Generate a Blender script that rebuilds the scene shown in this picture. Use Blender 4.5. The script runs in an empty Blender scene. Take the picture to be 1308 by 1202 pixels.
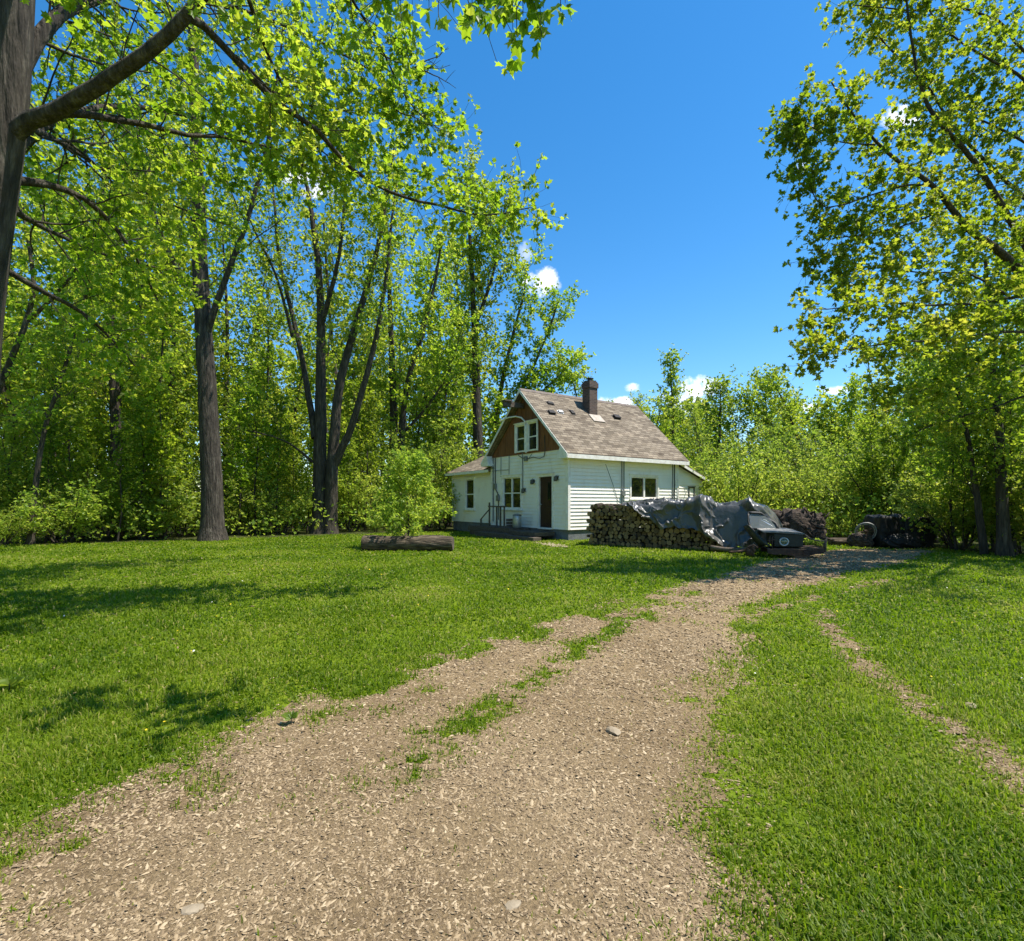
import bpy, bmesh, math, random
import numpy as np
from mathutils import Vector, Matrix

random.seed(7)
RNG = np.random.default_rng(11)
PI = math.pi
S = bpy.context.scene
COL = S.collection
H_CAM, F_PX, CX, HY = 1.5, 680.0, 654.0, 642.0      # eye height and lens of the survey photograph


def at(u, v, Y):
    """a point Y metres ahead, sighted through the survey camera"""
    return np.array([(u - CX) / F_PX * Y, Y, H_CAM - (v - HY) / F_PX * Y])


def ground_at(u, v):
    Y = H_CAM * F_PX / (v - HY)
    return np.array([(u - CX) / F_PX * Y, Y, 0.0])


N_GRASS, N_CHIPS, N_UNDER = 540000, 520000, 90000
SUN_E, SKY_E, SKY_SAT, CLOUD, EXPO, DENOISE = 4.4, 0.125, 1.36, 7.0, 0.92, True

# ------------------------------------------------------------------ noise
def _hash(ix, iy, seed):
    h = (ix.astype(np.int64) * 374761393 + iy.astype(np.int64) * 668265263 + seed * 1442695041) & 0xFFFFFFFF
    h = ((h ^ (h >> 13)) * 1274126177) & 0xFFFFFFFF
    return ((h ^ (h >> 16)) & 0xFFFF) / 65535.0


def vnoise(x, y, seed=0):
    x = np.asarray(x, float); y = np.asarray(y, float)
    ix = np.floor(x); iy = np.floor(y)
    fx = x - ix; fy = y - iy
    fx = fx * fx * (3 - 2 * fx); fy = fy * fy * (3 - 2 * fy)
    a = _hash(ix, iy, seed); b = _hash(ix + 1, iy, seed)
    c = _hash(ix, iy + 1, seed); d = _hash(ix + 1, iy + 1, seed)
    return (a * (1 - fx) + b * fx) * (1 - fy) + (c * (1 - fx) + d * fx) * fy


def fbm(x, y, seed=0, octs=4):
    t = 0; amp = 0.5; tot = 0
    for o in range(octs):
        t = t + amp * vnoise(x * 2 ** o, y * 2 ** o, seed + o * 17); tot += amp; amp *= 0.5
    return t / tot


# ------------------------------------------------------------------ materials
def new_mat(name):
    m = bpy.data.materials.new(name); m.use_nodes = True
    nt = m.node_tree
    return m, nt, nt.nodes['Principled BSDF']


def ramp(nt, stops):
    r = nt.nodes.new('ShaderNodeValToRGB')
    el = r.color_ramp.elements
    while len(el) < len(stops):
        el.new(0.5)
    for e, (p, c) in zip(el, stops):
        e.position = p; e.color = (*c, 1)
    return r


def noise_mat(name, stops, scale=4.0, rough=0.8, bump=0.0, bscale=None, stretch=(1, 1, 1), detail=6, metallic=0.0, spec=0.3, coat=0.0, dist=0.02):
    m, nt, b = new_mat(name)
    tc = nt.nodes.new('ShaderNodeTexCoord'); mp = nt.nodes.new('ShaderNodeMapping')
    mp.inputs['Scale'].default_value = stretch
    nt.links.new(tc.outputs['Object'], mp.inputs[0])
    n = nt.nodes.new('ShaderNodeTexNoise'); n.inputs['Scale'].default_value = scale; n.inputs['Detail'].default_value = detail
    n.inputs['Roughness'].default_value = 0.65
    nt.links.new(mp.outputs[0], n.inputs['Vector'])
    r = ramp(nt, stops)
    nt.links.new(n.outputs['Fac'], r.inputs[0]); nt.links.new(r.outputs[0], b.inputs['Base Color'])
    b.inputs['Roughness'].default_value = rough; b.inputs['Metallic'].default_value = metallic
    b.inputs['Specular IOR Level'].default_value = spec
    if bump:
        n2 = nt.nodes.new('ShaderNodeTexNoise'); n2.inputs['Scale'].default_value = bscale or scale * 3; n2.inputs['Detail'].default_value = 5
        nt.links.new(mp.outputs[0], n2.inputs['Vector'])
        bp = nt.nodes.new('ShaderNodeBump'); bp.inputs['Strength'].default_value = bump; bp.inputs['Distance'].default_value = dist
        nt.links.new(n2.outputs['Fac'], bp.inputs['Height']); nt.links.new(bp.outputs[0], b.inputs['Normal'])
    return m


def leaf_mat(name, refl, trans, mixf=0.5, rough=0.45):
    """leaf: reflected colour and transmitted colour, each leaf a little different"""
    m, nt, b = new_mat(name)
    at_ = nt.nodes.new('ShaderNodeAttribute'); at_.attribute_name = 'rnd'
    r1 = ramp(nt, [(0, refl[0]), (0.55, refl[1]), (1, refl[2])]); r2 = ramp(nt, [(0, trans[0]), (0.55, trans[1]), (1, trans[2])])
    nt.links.new(at_.outputs['Fac'], r1.inputs[0]); nt.links.new(at_.outputs['Fac'], r2.inputs[0])
    oi = nt.nodes.new('ShaderNodeObjectInfo')
    hs = []
    for r in (r1, r2):
        h = nt.nodes.new('ShaderNodeHueSaturation')
        mr = nt.nodes.new('ShaderNodeMapRange'); mr.inputs[3].default_value = 0.489; mr.inputs[4].default_value = 0.508
        mv = nt.nodes.new('ShaderNodeMapRange'); mv.inputs[3].default_value = 0.84; mv.inputs[4].default_value = 1.2
        fr = nt.nodes.new('ShaderNodeMath'); fr.operation = 'FRACT'; ml = nt.nodes.new('ShaderNodeMath'); ml.operation = 'MULTIPLY'; ml.inputs[1].default_value = 7.31
        nt.links.new(oi.outputs['Random'], ml.inputs[0]); nt.links.new(ml.outputs[0], fr.inputs[0]); nt.links.new(fr.outputs[0], mv.inputs[0]); nt.links.new(mv.outputs[0], h.inputs['Value'])
        nt.links.new(oi.outputs['Random'], mr.inputs[0]); nt.links.new(mr.outputs[0], h.inputs['Hue'])
        nt.links.new(r.outputs[0], h.inputs['Color']); hs.append(h)
    nt.links.new(hs[0].outputs[0], b.inputs['Base Color'])
    b.inputs['Roughness'].default_value = rough; b.inputs['Specular IOR Level'].default_value = 0.25
    tr = nt.nodes.new('ShaderNodeBsdfTranslucent'); nt.links.new(hs[1].outputs[0], tr.inputs['Color'])
    mx = nt.nodes.new('ShaderNodeMixShader'); mx.inputs[0].default_value = mixf
    nt.links.new(b.outputs[0], mx.inputs[1]); nt.links.new(tr.outputs[0], mx.inputs[2])
    nt.links.new(mx.outputs[0], nt.nodes['Material Output'].inputs['Surface'])
    return m


M = {}
M['bark'] = noise_mat('bark', [(0.3, (0.016, 0.013, 0.010)), (0.52, (0.058, 0.047, 0.036)), (0.72, (0.15, 0.128, 0.1))], 4, 0.95, 1.0, 7, (3.2, 3.2, 0.4), dist=0.09)
M['bark_dark'] = noise_mat('bark_dark', [(0.32, (0.02, 0.016, 0.012)), (0.56, (0.072, 0.058, 0.043)), (0.76, (0.15, 0.125, 0.095))], 4, 0.95, 1.0, 7, (3, 3, 0.45), dist=0.08)
M['leaf_maple'] = leaf_mat('maple_leaf', [(0.062, 0.115, 0.010), (0.115, 0.185, 0.014), (0.20, 0.235, 0.03)], [(0.21, 0.38, 0.014), (0.43, 0.58, 0.024), (0.68, 0.71, 0.07)], 0.58)
M['leaf_wood'] = leaf_mat('wood_leaf', [(0.07, 0.125, 0.011), (0.13, 0.20, 0.016), (0.21, 0.25, 0.03)], [(0.26, 0.43, 0.022), (0.46, 0.61, 0.034), (0.68, 0.72, 0.09)], 0.54)
M['leaf_shrub'] = leaf_mat('shrub_leaf', [(0.08, 0.14, 0.014), (0.15, 0.225, 0.024), (0.24, 0.29, 0.045)], [(0.30, 0.46, 0.04), (0.49, 0.63, 0.055), (0.70, 0.74, 0.12)], 0.5)
M['grass'] = leaf_mat('grass_blade', [(0.06, 0.103, 0.005), (0.135, 0.184, 0.007), (0.29, 0.26, 0.07)], [(0.13, 0.24, 0.008), (0.29, 0.41, 0.01), (0.46, 0.44, 0.11)], 0.45, 0.5)
M['white_wall'] = noise_mat('white_painted_siding', [(0.22, (0.66, 0.58, 0.47)), (0.42, (0.86, 0.80, 0.71)), (0.7, (0.90, 0.86, 0.79))], 2.2, 0.55, 0.25, 30, (1, 1, 0.6), dist=0.01)
M['trim'] = noise_mat('white_trim', [(0.3, (0.70, 0.64, 0.56)), (0.6, (0.89, 0.85, 0.78))], 5, 0.5)
M['frame_dark'] = noise_mat('dark_frame', [(0.3, (0.05, 0.05, 0.045)), (0.7, (0.12, 0.115, 0.1))], 8, 0.5)
M['concrete'] = noise_mat('foundation_block', [(0.3, (0.10, 0.11, 0.12)), (0.7, (0.2, 0.21, 0.22))], 4, 0.9, 0.5, 20)
M['shed_wood'] = noise_mat('brown_gable_board', [(0.25, (0.085, 0.034, 0.014)), (0.5, (0.20, 0.082, 0.032)), (0.75, (0.30, 0.135, 0.058))], 5, 0.75, 0.4, 20, (3, 3, 0.35))
M['old_wood'] = noise_mat('weathered_timber', [(0.25, (0.045, 0.034, 0.026)), (0.5, (0.11, 0.085, 0.065)), (0.75, (0.2, 0.165, 0.13))], 5, 0.9, 0.7, 16, (1, 4, 4))
M['door'] = noise_mat('brown_door', [(0.3, (0.028, 0.012, 0.008)), (0.7, (0.055, 0.025, 0.016))], 6, 0.45, 0.2, 20, (3, 3, 0.4))
M['metal'] = noise_mat('grey_conduit', [(0.3, (0.16, 0.16, 0.15)), (0.7, (0.32, 0.32, 0.3))], 8, 0.5, metallic=0.4)
M['metal_dark'] = noise_mat('dark_metal', [(0.3, (0.03, 0.03, 0.03)), (0.7, (0.08, 0.075, 0.07))], 8, 0.55, metallic=0.3)
M['galv'] = noise_mat('galvanised_metal', [(0.3, (0.35, 0.36, 0.36)), (0.7, (0.55, 0.56, 0.56))], 8, 0.45, metallic=0.6)
M['rust'] = noise_mat('rusty_steel', [(0.25, (0.03, 0.02, 0.016)), (0.5, (0.075, 0.045, 0.032)), (0.8, (0.17, 0.10, 0.065))], 6, 0.85, 0.5, 25)
M['dark_paint'] = noise_mat('faded_dark_green_paint', [(0.3, (0.014, 0.017, 0.014)), (0.6, (0.03, 0.034, 0.028)), (0.8, (0.07, 0.06, 0.045))], 5, 0.45, 0.2, 20)
M['hood'] = noise_mat('dusty_grey_panel', [(0.3, (0.07, 0.068, 0.06)), (0.7, (0.24, 0.23, 0.21))], 6, 0.5, 0.3, 14)
M['tarp'] = noise_mat('dark_grey_tarpaulin', [(0.3, (0.06, 0.058, 0.053)), (0.7, (0.10, 0.097, 0.09))], 3, 0.34, 0.5, 6, spec=0.6, dist=0.04)
M['black_sheet'] = noise_mat('black_plastic_sheet', [(0.3, (0.006, 0.006, 0.006)), (0.7, (0.014, 0.014, 0.014))], 3, 0.58, 0.4, 8, spec=0.3, dist=0.03)
M['log_bark'] = noise_mat('log_bark', [(0.32, (0.022, 0.016, 0.011)), (0.5, (0.075, 0.055, 0.036)), (0.68, (0.19, 0.145, 0.1))], 5, 0.92, 1.0, 9, (0.5, 3, 3), dist=0.05)
M['pebble'] = leaf_mat('pale_wood_chip', [(0.115, 0.078, 0.043), (0.325, 0.238, 0.134), (0.53, 0.415, 0.26)], [(0.1, 0.07, 0.04), (0.15, 0.11, 0.07), (0.2, 0.15, 0.1)], 0.06, 0.85)
M['slab'] = noise_mat('sandy_slab', [(0.3, (0.2, 0.155, 0.1)), (0.7, (0.36, 0.29, 0.2))], 5, 0.9, 0.4, 20)
M['copper'] = noise_mat('pale_flashing', [(0.3, (0.3, 0.25, 0.2)), (0.7, (0.5, 0.43, 0.36))], 8, 0.7)
M['blackhole'] = noise_mat('dark_vent', [(0.3, (0.012, 0.010, 0.009)), (0.7, (0.03, 0.026, 0.024))], 8, 0.7)


def make_glass():
    m, nt, b = new_mat('window_glass')
    b.inputs['Base Color'].default_value = (0.012, 0.016, 0.012, 1); b.inputs['Roughness'].default_value = 0.04
    b.inputs['Specular IOR Level'].default_value = 0.9
    tc = nt.nodes.new('ShaderNodeTexCoord'); n = nt.nodes.new('ShaderNodeTexNoise'); n.inputs['Scale'].default_value = 1.6
    nt.links.new(tc.outputs['Object'], n.inputs['Vector'])
    bp = nt.nodes.new('ShaderNodeBump'); bp.inputs['Strength'].default_value = 0.12; bp.inputs['Distance'].default_value = 0.06
    nt.links.new(n.outputs['Fac'], bp.inputs['Height']); nt.links.new(bp.outputs[0], b.inputs['Normal'])
    return m


M['glass'] = make_glass()


def make_cut_wood():
    m, nt, b = new_mat('cut_log_end')
    tc = nt.nodes.new('ShaderNodeTexCoord')
    sx = nt.nodes.new('ShaderNodeSeparateXYZ'); nt.links.new(tc.outputs['Object'], sx.inputs[0])
    cb = nt.nodes.new('ShaderNodeCombineXYZ'); nt.links.new(sx.outputs[1], cb.inputs[0]); nt.links.new(sx.outputs[2], cb.inputs[1])
    w = nt.nodes.new('ShaderNodeTexWave'); w.wave_type = 'RINGS'; w.rings_direction = 'Z'
    w.inputs['Scale'].default_value = 18; w.inputs['Distortion'].default_value = 3; w.inputs['Detail'].default_value = 3
    nt.links.new(cb.outputs[0], w.inputs['Vector'])
    r = ramp(nt, [(0, (0.15, 0.095, 0.04)), (1, (0.36, 0.24, 0.10))]); nt.links.new(w.outputs['Fac'], r.inputs[0])
    oi = nt.nodes.new('ShaderNodeObjectInfo'); h = nt.nodes.new('ShaderNodeHueSaturation')
    mr = nt.nodes.new('ShaderNodeMapRange'); mr.inputs[3].default_value = 0.3; mr.inputs[4].default_value = 1.2
    nt.links.new(oi.outputs['Random'], mr.inputs[0]); nt.links.new(mr.outputs[0], h.inputs['Value'])
    nt.links.new(r.outputs[0], h.inputs['Color']); nt.links.new(h.outputs[0], b.inputs['Base Color'])
    b.inputs['Roughness'].default_value = 0.9
    return m


M['cut_wood'] = make_cut_wood()


def make_shingle():
    m, nt, b = new_mat('roof_shingles')
    tc = nt.nodes.new('ShaderNodeTexCoord')
    uv = nt.nodes.new('ShaderNodeUVMap')
    br = nt.nodes.new('ShaderNodeTexBrick'); br.inputs['Scale'].default_value = 1.0
    br.inputs['Brick Width'].default_value = 0.34; br.inputs['Row Height'].default_value = 0.15
    br.inputs['Mortar Size'].default_value = 0.012; br.inputs['Mortar Smooth'].default_value = 0.2; br.inputs['Bias'].default_value = 0.0
    br.inputs['Color1'].default_value = (0.135, 0.112, 0.083, 1); br.inputs['Color2'].default_value = (0.265, 0.226, 0.172, 1)
    br.inputs['Mortar'].default_value = (0.085, 0.065, 0.055, 1)
    nt.links.new(uv.outputs[0], br.inputs['Vector'])
    n = nt.nodes.new('ShaderNodeTexNoise'); n.inputs['Scale'].default_value = 1.3; n.inputs['Detail'].default_value = 8; n.inputs['Roughness'].default_value = 0.7
    mp = nt.nodes.new('ShaderNodeMapping'); mp.inputs['Scale'].default_value = (0.6, 2.6, 1)
    nt.links.new(uv.outputs[0], mp.inputs[0]); nt.links.new(mp.outputs[0], n.inputs['Vector'])
    r = ramp(nt, [(0.3, (0.55, 0.5, 0.47)), (0.5, (1, 0.97, 0.94)), (0.68, (1.5, 1.42, 1.34))]); nt.links.new(n.outputs['Fac'], r.inputs[0])
    mx = nt.nodes.new('ShaderNodeMixRGB'); mx.blend_type = 'MULTIPLY'; mx.inputs[0].default_value = 1
    nt.links.new(br.outputs['Color'], mx.inputs[1]); nt.links.new(r.outputs[0], mx.inputs[2])
    nt.links.new(mx.outputs[0], b.inputs['Base Color'])
    b.inputs['Roughness'].default_value = 0.95; b.inputs['Specular IOR Level'].default_value = 0.15
    bp = nt.nodes.new('ShaderNodeBump'); bp.inputs['Strength'].default_value = 0.6; bp.inputs['Distance'].default_value = 0.02; bp.invert = True
    nt.links.new(br.outputs['Fac'], bp.inputs['Height']); nt.links.new(bp.outputs[0], b.inputs['Normal'])
    return m


M['shingle'] = make_shingle()


def make_brick():
    m, nt, b = new_mat('chimney_brick')
    uv = nt.nodes.new('ShaderNodeUVMap')
    br = nt.nodes.new('ShaderNodeTexBrick'); br.inputs['Scale'].default_value = 1.0
    br.inputs['Brick Width'].default_value = 0.21; br.inputs['Row Height'].default_value = 0.07; br.inputs['Mortar Size'].default_value = 0.008
    br.inputs['Color1'].default_value = (0.06, 0.038, 0.03, 1); br.inputs['Color2'].default_value = (0.12, 0.07, 0.052, 1); br.inputs['Mortar'].default_value = (0.13, 0.115, 0.1, 1)
    nt.links.new(uv.outputs[0], br.inputs['Vector']); nt.links.new(br.outputs['Color'], b.inputs['Base Color'])
    b.inputs['Roughness'].default_value = 0.9
    return m


M['brick'] = make_brick()


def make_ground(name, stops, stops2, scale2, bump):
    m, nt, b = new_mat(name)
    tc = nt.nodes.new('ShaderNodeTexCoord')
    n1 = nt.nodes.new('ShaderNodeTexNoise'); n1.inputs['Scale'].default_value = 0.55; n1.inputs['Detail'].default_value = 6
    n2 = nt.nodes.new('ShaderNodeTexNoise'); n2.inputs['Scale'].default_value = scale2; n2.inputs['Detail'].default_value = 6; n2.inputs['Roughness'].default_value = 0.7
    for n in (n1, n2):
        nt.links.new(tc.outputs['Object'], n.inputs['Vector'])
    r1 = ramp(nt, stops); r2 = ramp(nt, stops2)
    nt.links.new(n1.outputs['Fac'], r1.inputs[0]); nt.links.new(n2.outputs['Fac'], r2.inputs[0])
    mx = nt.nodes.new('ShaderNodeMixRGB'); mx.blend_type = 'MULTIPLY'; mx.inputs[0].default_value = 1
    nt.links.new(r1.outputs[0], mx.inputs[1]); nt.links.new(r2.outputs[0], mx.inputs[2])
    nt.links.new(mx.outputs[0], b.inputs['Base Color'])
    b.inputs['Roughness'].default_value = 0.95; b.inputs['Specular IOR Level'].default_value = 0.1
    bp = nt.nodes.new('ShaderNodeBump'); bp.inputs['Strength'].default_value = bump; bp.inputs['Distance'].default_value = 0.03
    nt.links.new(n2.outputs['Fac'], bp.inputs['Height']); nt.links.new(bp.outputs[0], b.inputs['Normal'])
    return m


M['lawn'] = make_ground('lawn_turf', [(0.3, (0.075, 0.125, 0.006)), (0.5, (0.12, 0.172, 0.008)), (0.72, (0.17, 0.198, 0.02))], [(0.3, (0.55, 0.55, 0.5)), (0.5, (0.95, 0.95, 0.9)), (0.7, (1.3, 1.25, 1.2))], 14, 0.8)
M['dirt'] = make_ground('woodchip_dirt', [(0.3, (0.20, 0.139, 0.076)), (0.5, (0.295, 0.214, 0.121)), (0.72, (0.395, 0.295, 0.178))], [(0.3, (0.4, 0.36, 0.32)), (0.48, (0.9, 0.88, 0.85)), (0.7, (1.4, 1.36, 1.28))], 55, 1.0)
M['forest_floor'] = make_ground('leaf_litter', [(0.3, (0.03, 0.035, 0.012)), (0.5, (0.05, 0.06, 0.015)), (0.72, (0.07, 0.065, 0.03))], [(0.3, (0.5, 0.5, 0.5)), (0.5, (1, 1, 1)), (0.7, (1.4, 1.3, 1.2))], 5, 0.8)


# ------------------------------------------------------------------ mesh helpers
def tag(o, label=None, cat=None, group=None, kind=None):
    if label: o['label'] = label
    if cat: o['category'] = cat
    if group: o['group'] = group
    if kind: o['kind'] = kind
    return o


def np_mesh(name, V, faces, smooth=False, attrs=None, mats=(), mat_idx=None):
    """faces: list of (N,k) integer arrays"""
    me = bpy.data.meshes.new(name)
    V = np.asarray(V, np.float32)
    me.vertices.add(len(V)); me.vertices.foreach_set('co', V.ravel())
    faces = [f for f in faces if len(f)]
    loops = np.concatenate([np.asarray(f).ravel() for f in faces]).astype(np.int32)
    sizes = np.concatenate([np.full(len(f), f.shape[1]) for f in faces])
    starts = np.concatenate([[0], np.cumsum(sizes)[:-1]]).astype(np.int32)
    me.loops.add(len(loops)); me.loops.foreach_set('vertex_index', loops)
    me.polygons.add(len(sizes)); me.polygons.foreach_set('loop_start', starts)
    if mat_idx is not None:
        me.polygons.foreach_set('material_index', np.asarray(mat_idx, np.int32))
    me.update(calc_edges=True)
    me.polygons.foreach_set('use_smooth', np.full(len(sizes), bool(smooth)))
    for k, a in (attrs or {}).items():
        me.attributes.new(k, 'FLOAT', 'POINT').data.foreach_set('value', np.asarray(a, np.float32))
    for m in mats:
        me.materials.append(m)
    return me


def link(name, me, parent=None, loc=(0, 0, 0), rot=(0, 0, 0)):
    o = bpy.data.objects.new(name, me); COL.objects.link(o)
    o.location = loc; o.rotation_euler = rot
    if parent: o.parent = parent
    return o


def empty(name, loc=(0, 0, 0), rz=0.0):
    o = bpy.data.objects.new(name, None); COL.objects.link(o)
    o.location = loc; o.rotation_euler = (0, 0, rz); o.empty_display_size = 0.3
    return o


def copy_tree(o, parent=None):
    c = o.copy(); COL.objects.link(c)
    if parent: c.parent = parent
    for ch in [x for x in o.children]:
        copy_tree(ch, c)
    return c


class MB:
    """collects boxes, tubes and prisms that become ONE mesh object"""
    def __init__(self): self.v = []; self.f = []; self.mi = []; self.cur = 0

    def add(self, vs, fs):
        o = len(self.v)
        self.v += [tuple(float(c) for c in p) for p in vs]
        self.f += [[o + i for i in f] for f in fs]; self.mi += [self.cur] * len(fs)
        return self

    def box(self, x0, x1, y0, y1, z0, z1):
        return self.add([(x0, y0, z0), (x1, y0, z0), (x1, y1, z0), (x0, y1, z0), (x0, y0, z1), (x1, y0, z1), (x1, y1, z1), (x0, y1, z1)],
                        [(0, 3, 2, 1), (4, 5, 6, 7), (0, 1, 5, 4), (1, 2, 6, 5), (2, 3, 7, 6), (3, 0, 4, 7)])

    def prism(self, poly, a, b):
        """poly: list of 3-D points, extruded from offset a to offset b (vectors)"""
        n = len(poly); a = np.array(a, float); b = np.array(b, float)
        vs = [np.array(p) + a for p in poly] + [np.array(p) + b for p in poly]
        fs = [tuple(range(n))[::-1], tuple(range(n, 2 * n))] + [(i, (i + 1) % n, n + (i + 1) % n, n + i) for i in range(n)]
        return self.add(vs, fs)

    def tube(self, pts, r, n=8):
        r = r if hasattr(r, '__len__') else [r] * len(pts)
        V, F = tube_np(np.array(pts, float), np.array(r, float), n)
        o = len(self.v); self.v += [tuple(p) for p in V.tolist()]
        fs = [[o + i for i in f] for f in F.tolist()]
        m = len(pts)
        fs += [[o + i for i in range(n)][::-1], [o + (m - 1) * n + i for i in range(n)]]
        self.f += fs; self.mi += [self.cur] * len(fs)
        return self

    def ring(self, c, axis, R, r, n=20, k=8):
        c = np.array(c, float); a = np.array(axis, float); a /= np.linalg.norm(a)
        e = np.cross(a, [0, 0, 1.0]);  e = e if np.linalg.norm(e) > .1 else np.array([1., 0, 0]); e /= np.linalg.norm(e); g = np.cross(a, e)
        vs = []; fs = []
        for i in range(n):
            t = 2 * PI * i / n; d = math.cos(t) * e + math.sin(t) * g
            for j in range(k):
                s = 2 * PI * j / k; vs.append(c + d * (R + r * math.cos(s)) + a * r * math.sin(s))
        for i in range(n):
            for j in range(k):
                fs.append((i * k + j, ((i + 1) % n) * k + j, ((i + 1) % n) * k + (j + 1) % k, i * k + (j + 1) % k))
        return self.add(vs, fs)

    def build(self, name, mats, parent=None, smooth=False, bevel=0.0, loc=(0, 0, 0), rot=(0, 0, 0)):
        me = bpy.data.meshes.new(name); me.from_pydata(self.v, [], self.f)
        mats = mats if isinstance(mats, (list, tuple)) else [mats]
        for m in mats: me.materials.append(m)
        me.polygons.foreach_set('material_index', self.mi)
        bm = bmesh.new(); bm.from_mesh(me)
        bmesh.ops.recalc_face_normals(bm, faces=bm.faces)
        if bevel:
            bmesh.ops.bevel(bm, geom=[e for e in bm.edges if len(e.link_faces) == 2 and e.calc_face_angle(0) > 0.6], offset=bevel, segments=2, profile=0.6, affect='EDGES', clamp_overlap=True)
        bm.to_mesh(me); bm.free()
        if smooth: me.polygons.foreach_set('use_smooth', [True] * len(me.polygons))
        return link(name, me, parent, loc, rot)


def tube_np(P, R, n):
    m = len(P)
    T = np.gradient(P, axis=0); T /= np.linalg.norm(T, axis=1, keepdims=True) + 1e-9
    ref = np.array([0, 0, 1.0]) if abs(T[0, 2]) < 0.9 else np.array([1.0, 0, 0])
    N = np.cross(T, ref)
    for i in range(m):
        if np.linalg.norm(N[i]) < 1e-4: N[i] = N[i - 1] if i else np.array([0, 1.0, 0])
    # parallel transport
    Nn = np.empty_like(P); cur = N[0] / np.linalg.norm(N[0])
    for i in range(m):
        cur = cur - T[i] * np.dot(cur, T[i]); cur = cur / (np.linalg.norm(cur) + 1e-9); Nn[i] = cur
    B = np.cross(T, Nn)
    a = np.linspace(0, 2 * PI, n, endpoint=False)
    V = P[:, None, :] + R[:, None, None] * (np.cos(a)[None, :, None] * Nn[:, None, :] + np.sin(a)[None, :, None] * B[:, None, :])
    i = np.arange(m - 1)[:, None] * n; j = np.arange(n)[None, :]; j2 = (j + 1) % n
    F = np.stack([i + j, i + j2, i + n + j2, i + n + j], -1).reshape(-1, 4)
    return V.reshape(-1, 3), F


def resample(P, seg):
    P = np.asarray(P, float)
    # catmull-rom through the points
    Q = np.vstack([2 * P[0] - P[1], P, 2 * P[-1] - P[-2]])
    out = []
    for k in range(1, len(Q) - 2):
        L = np.linalg.norm(Q[k + 1] - Q[k]); n = max(2, int(L / seg))
        t = np.linspace(0, 1, n, endpoint=False)[:, None]
        p0, p1, p2, p3 = Q[k - 1], Q[k], Q[k + 1], Q[k + 2]
        out.append(0.5 * (2 * p1 + (p2 - p0) * t + (2 * p0 - 5 * p1 + 4 * p2 - p3) * t ** 2 + (3 * p1 - p0 - 3 * p2 + p3) * t ** 3))
    out.append(P[-1:])
    return np.vstack(out)


# ------------------------------------------------------------------ plants
MAPLE = np.array([(0, 0, 0), (.10, .02, .03), (.46, .14, .1), (.33, .36, .05), (.56, .66, .1), (.22, .66, .02), (0, 1.0, -.12), (-.22, .66, .02), (-.56, .66, .1), (-.33, .36, .05), (-.46, .14, .1), (-.10, .02, .03)])
MAPLE_F = [np.array([[0, 1, 2, 3, 4, 5, 6]]), np.array([[0, 6, 7, 8, 9, 10, 11]])]
OVAL = np.array([(0, 0, 0), (.36, .45, .12), (0, 1.0, -.1), (-.36, .45, .12)])
OVAL_F = [np.array([[0, 1, 2, 3]])]


def norm(v): return v / (np.linalg.norm(v) + 1e-9)


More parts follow.
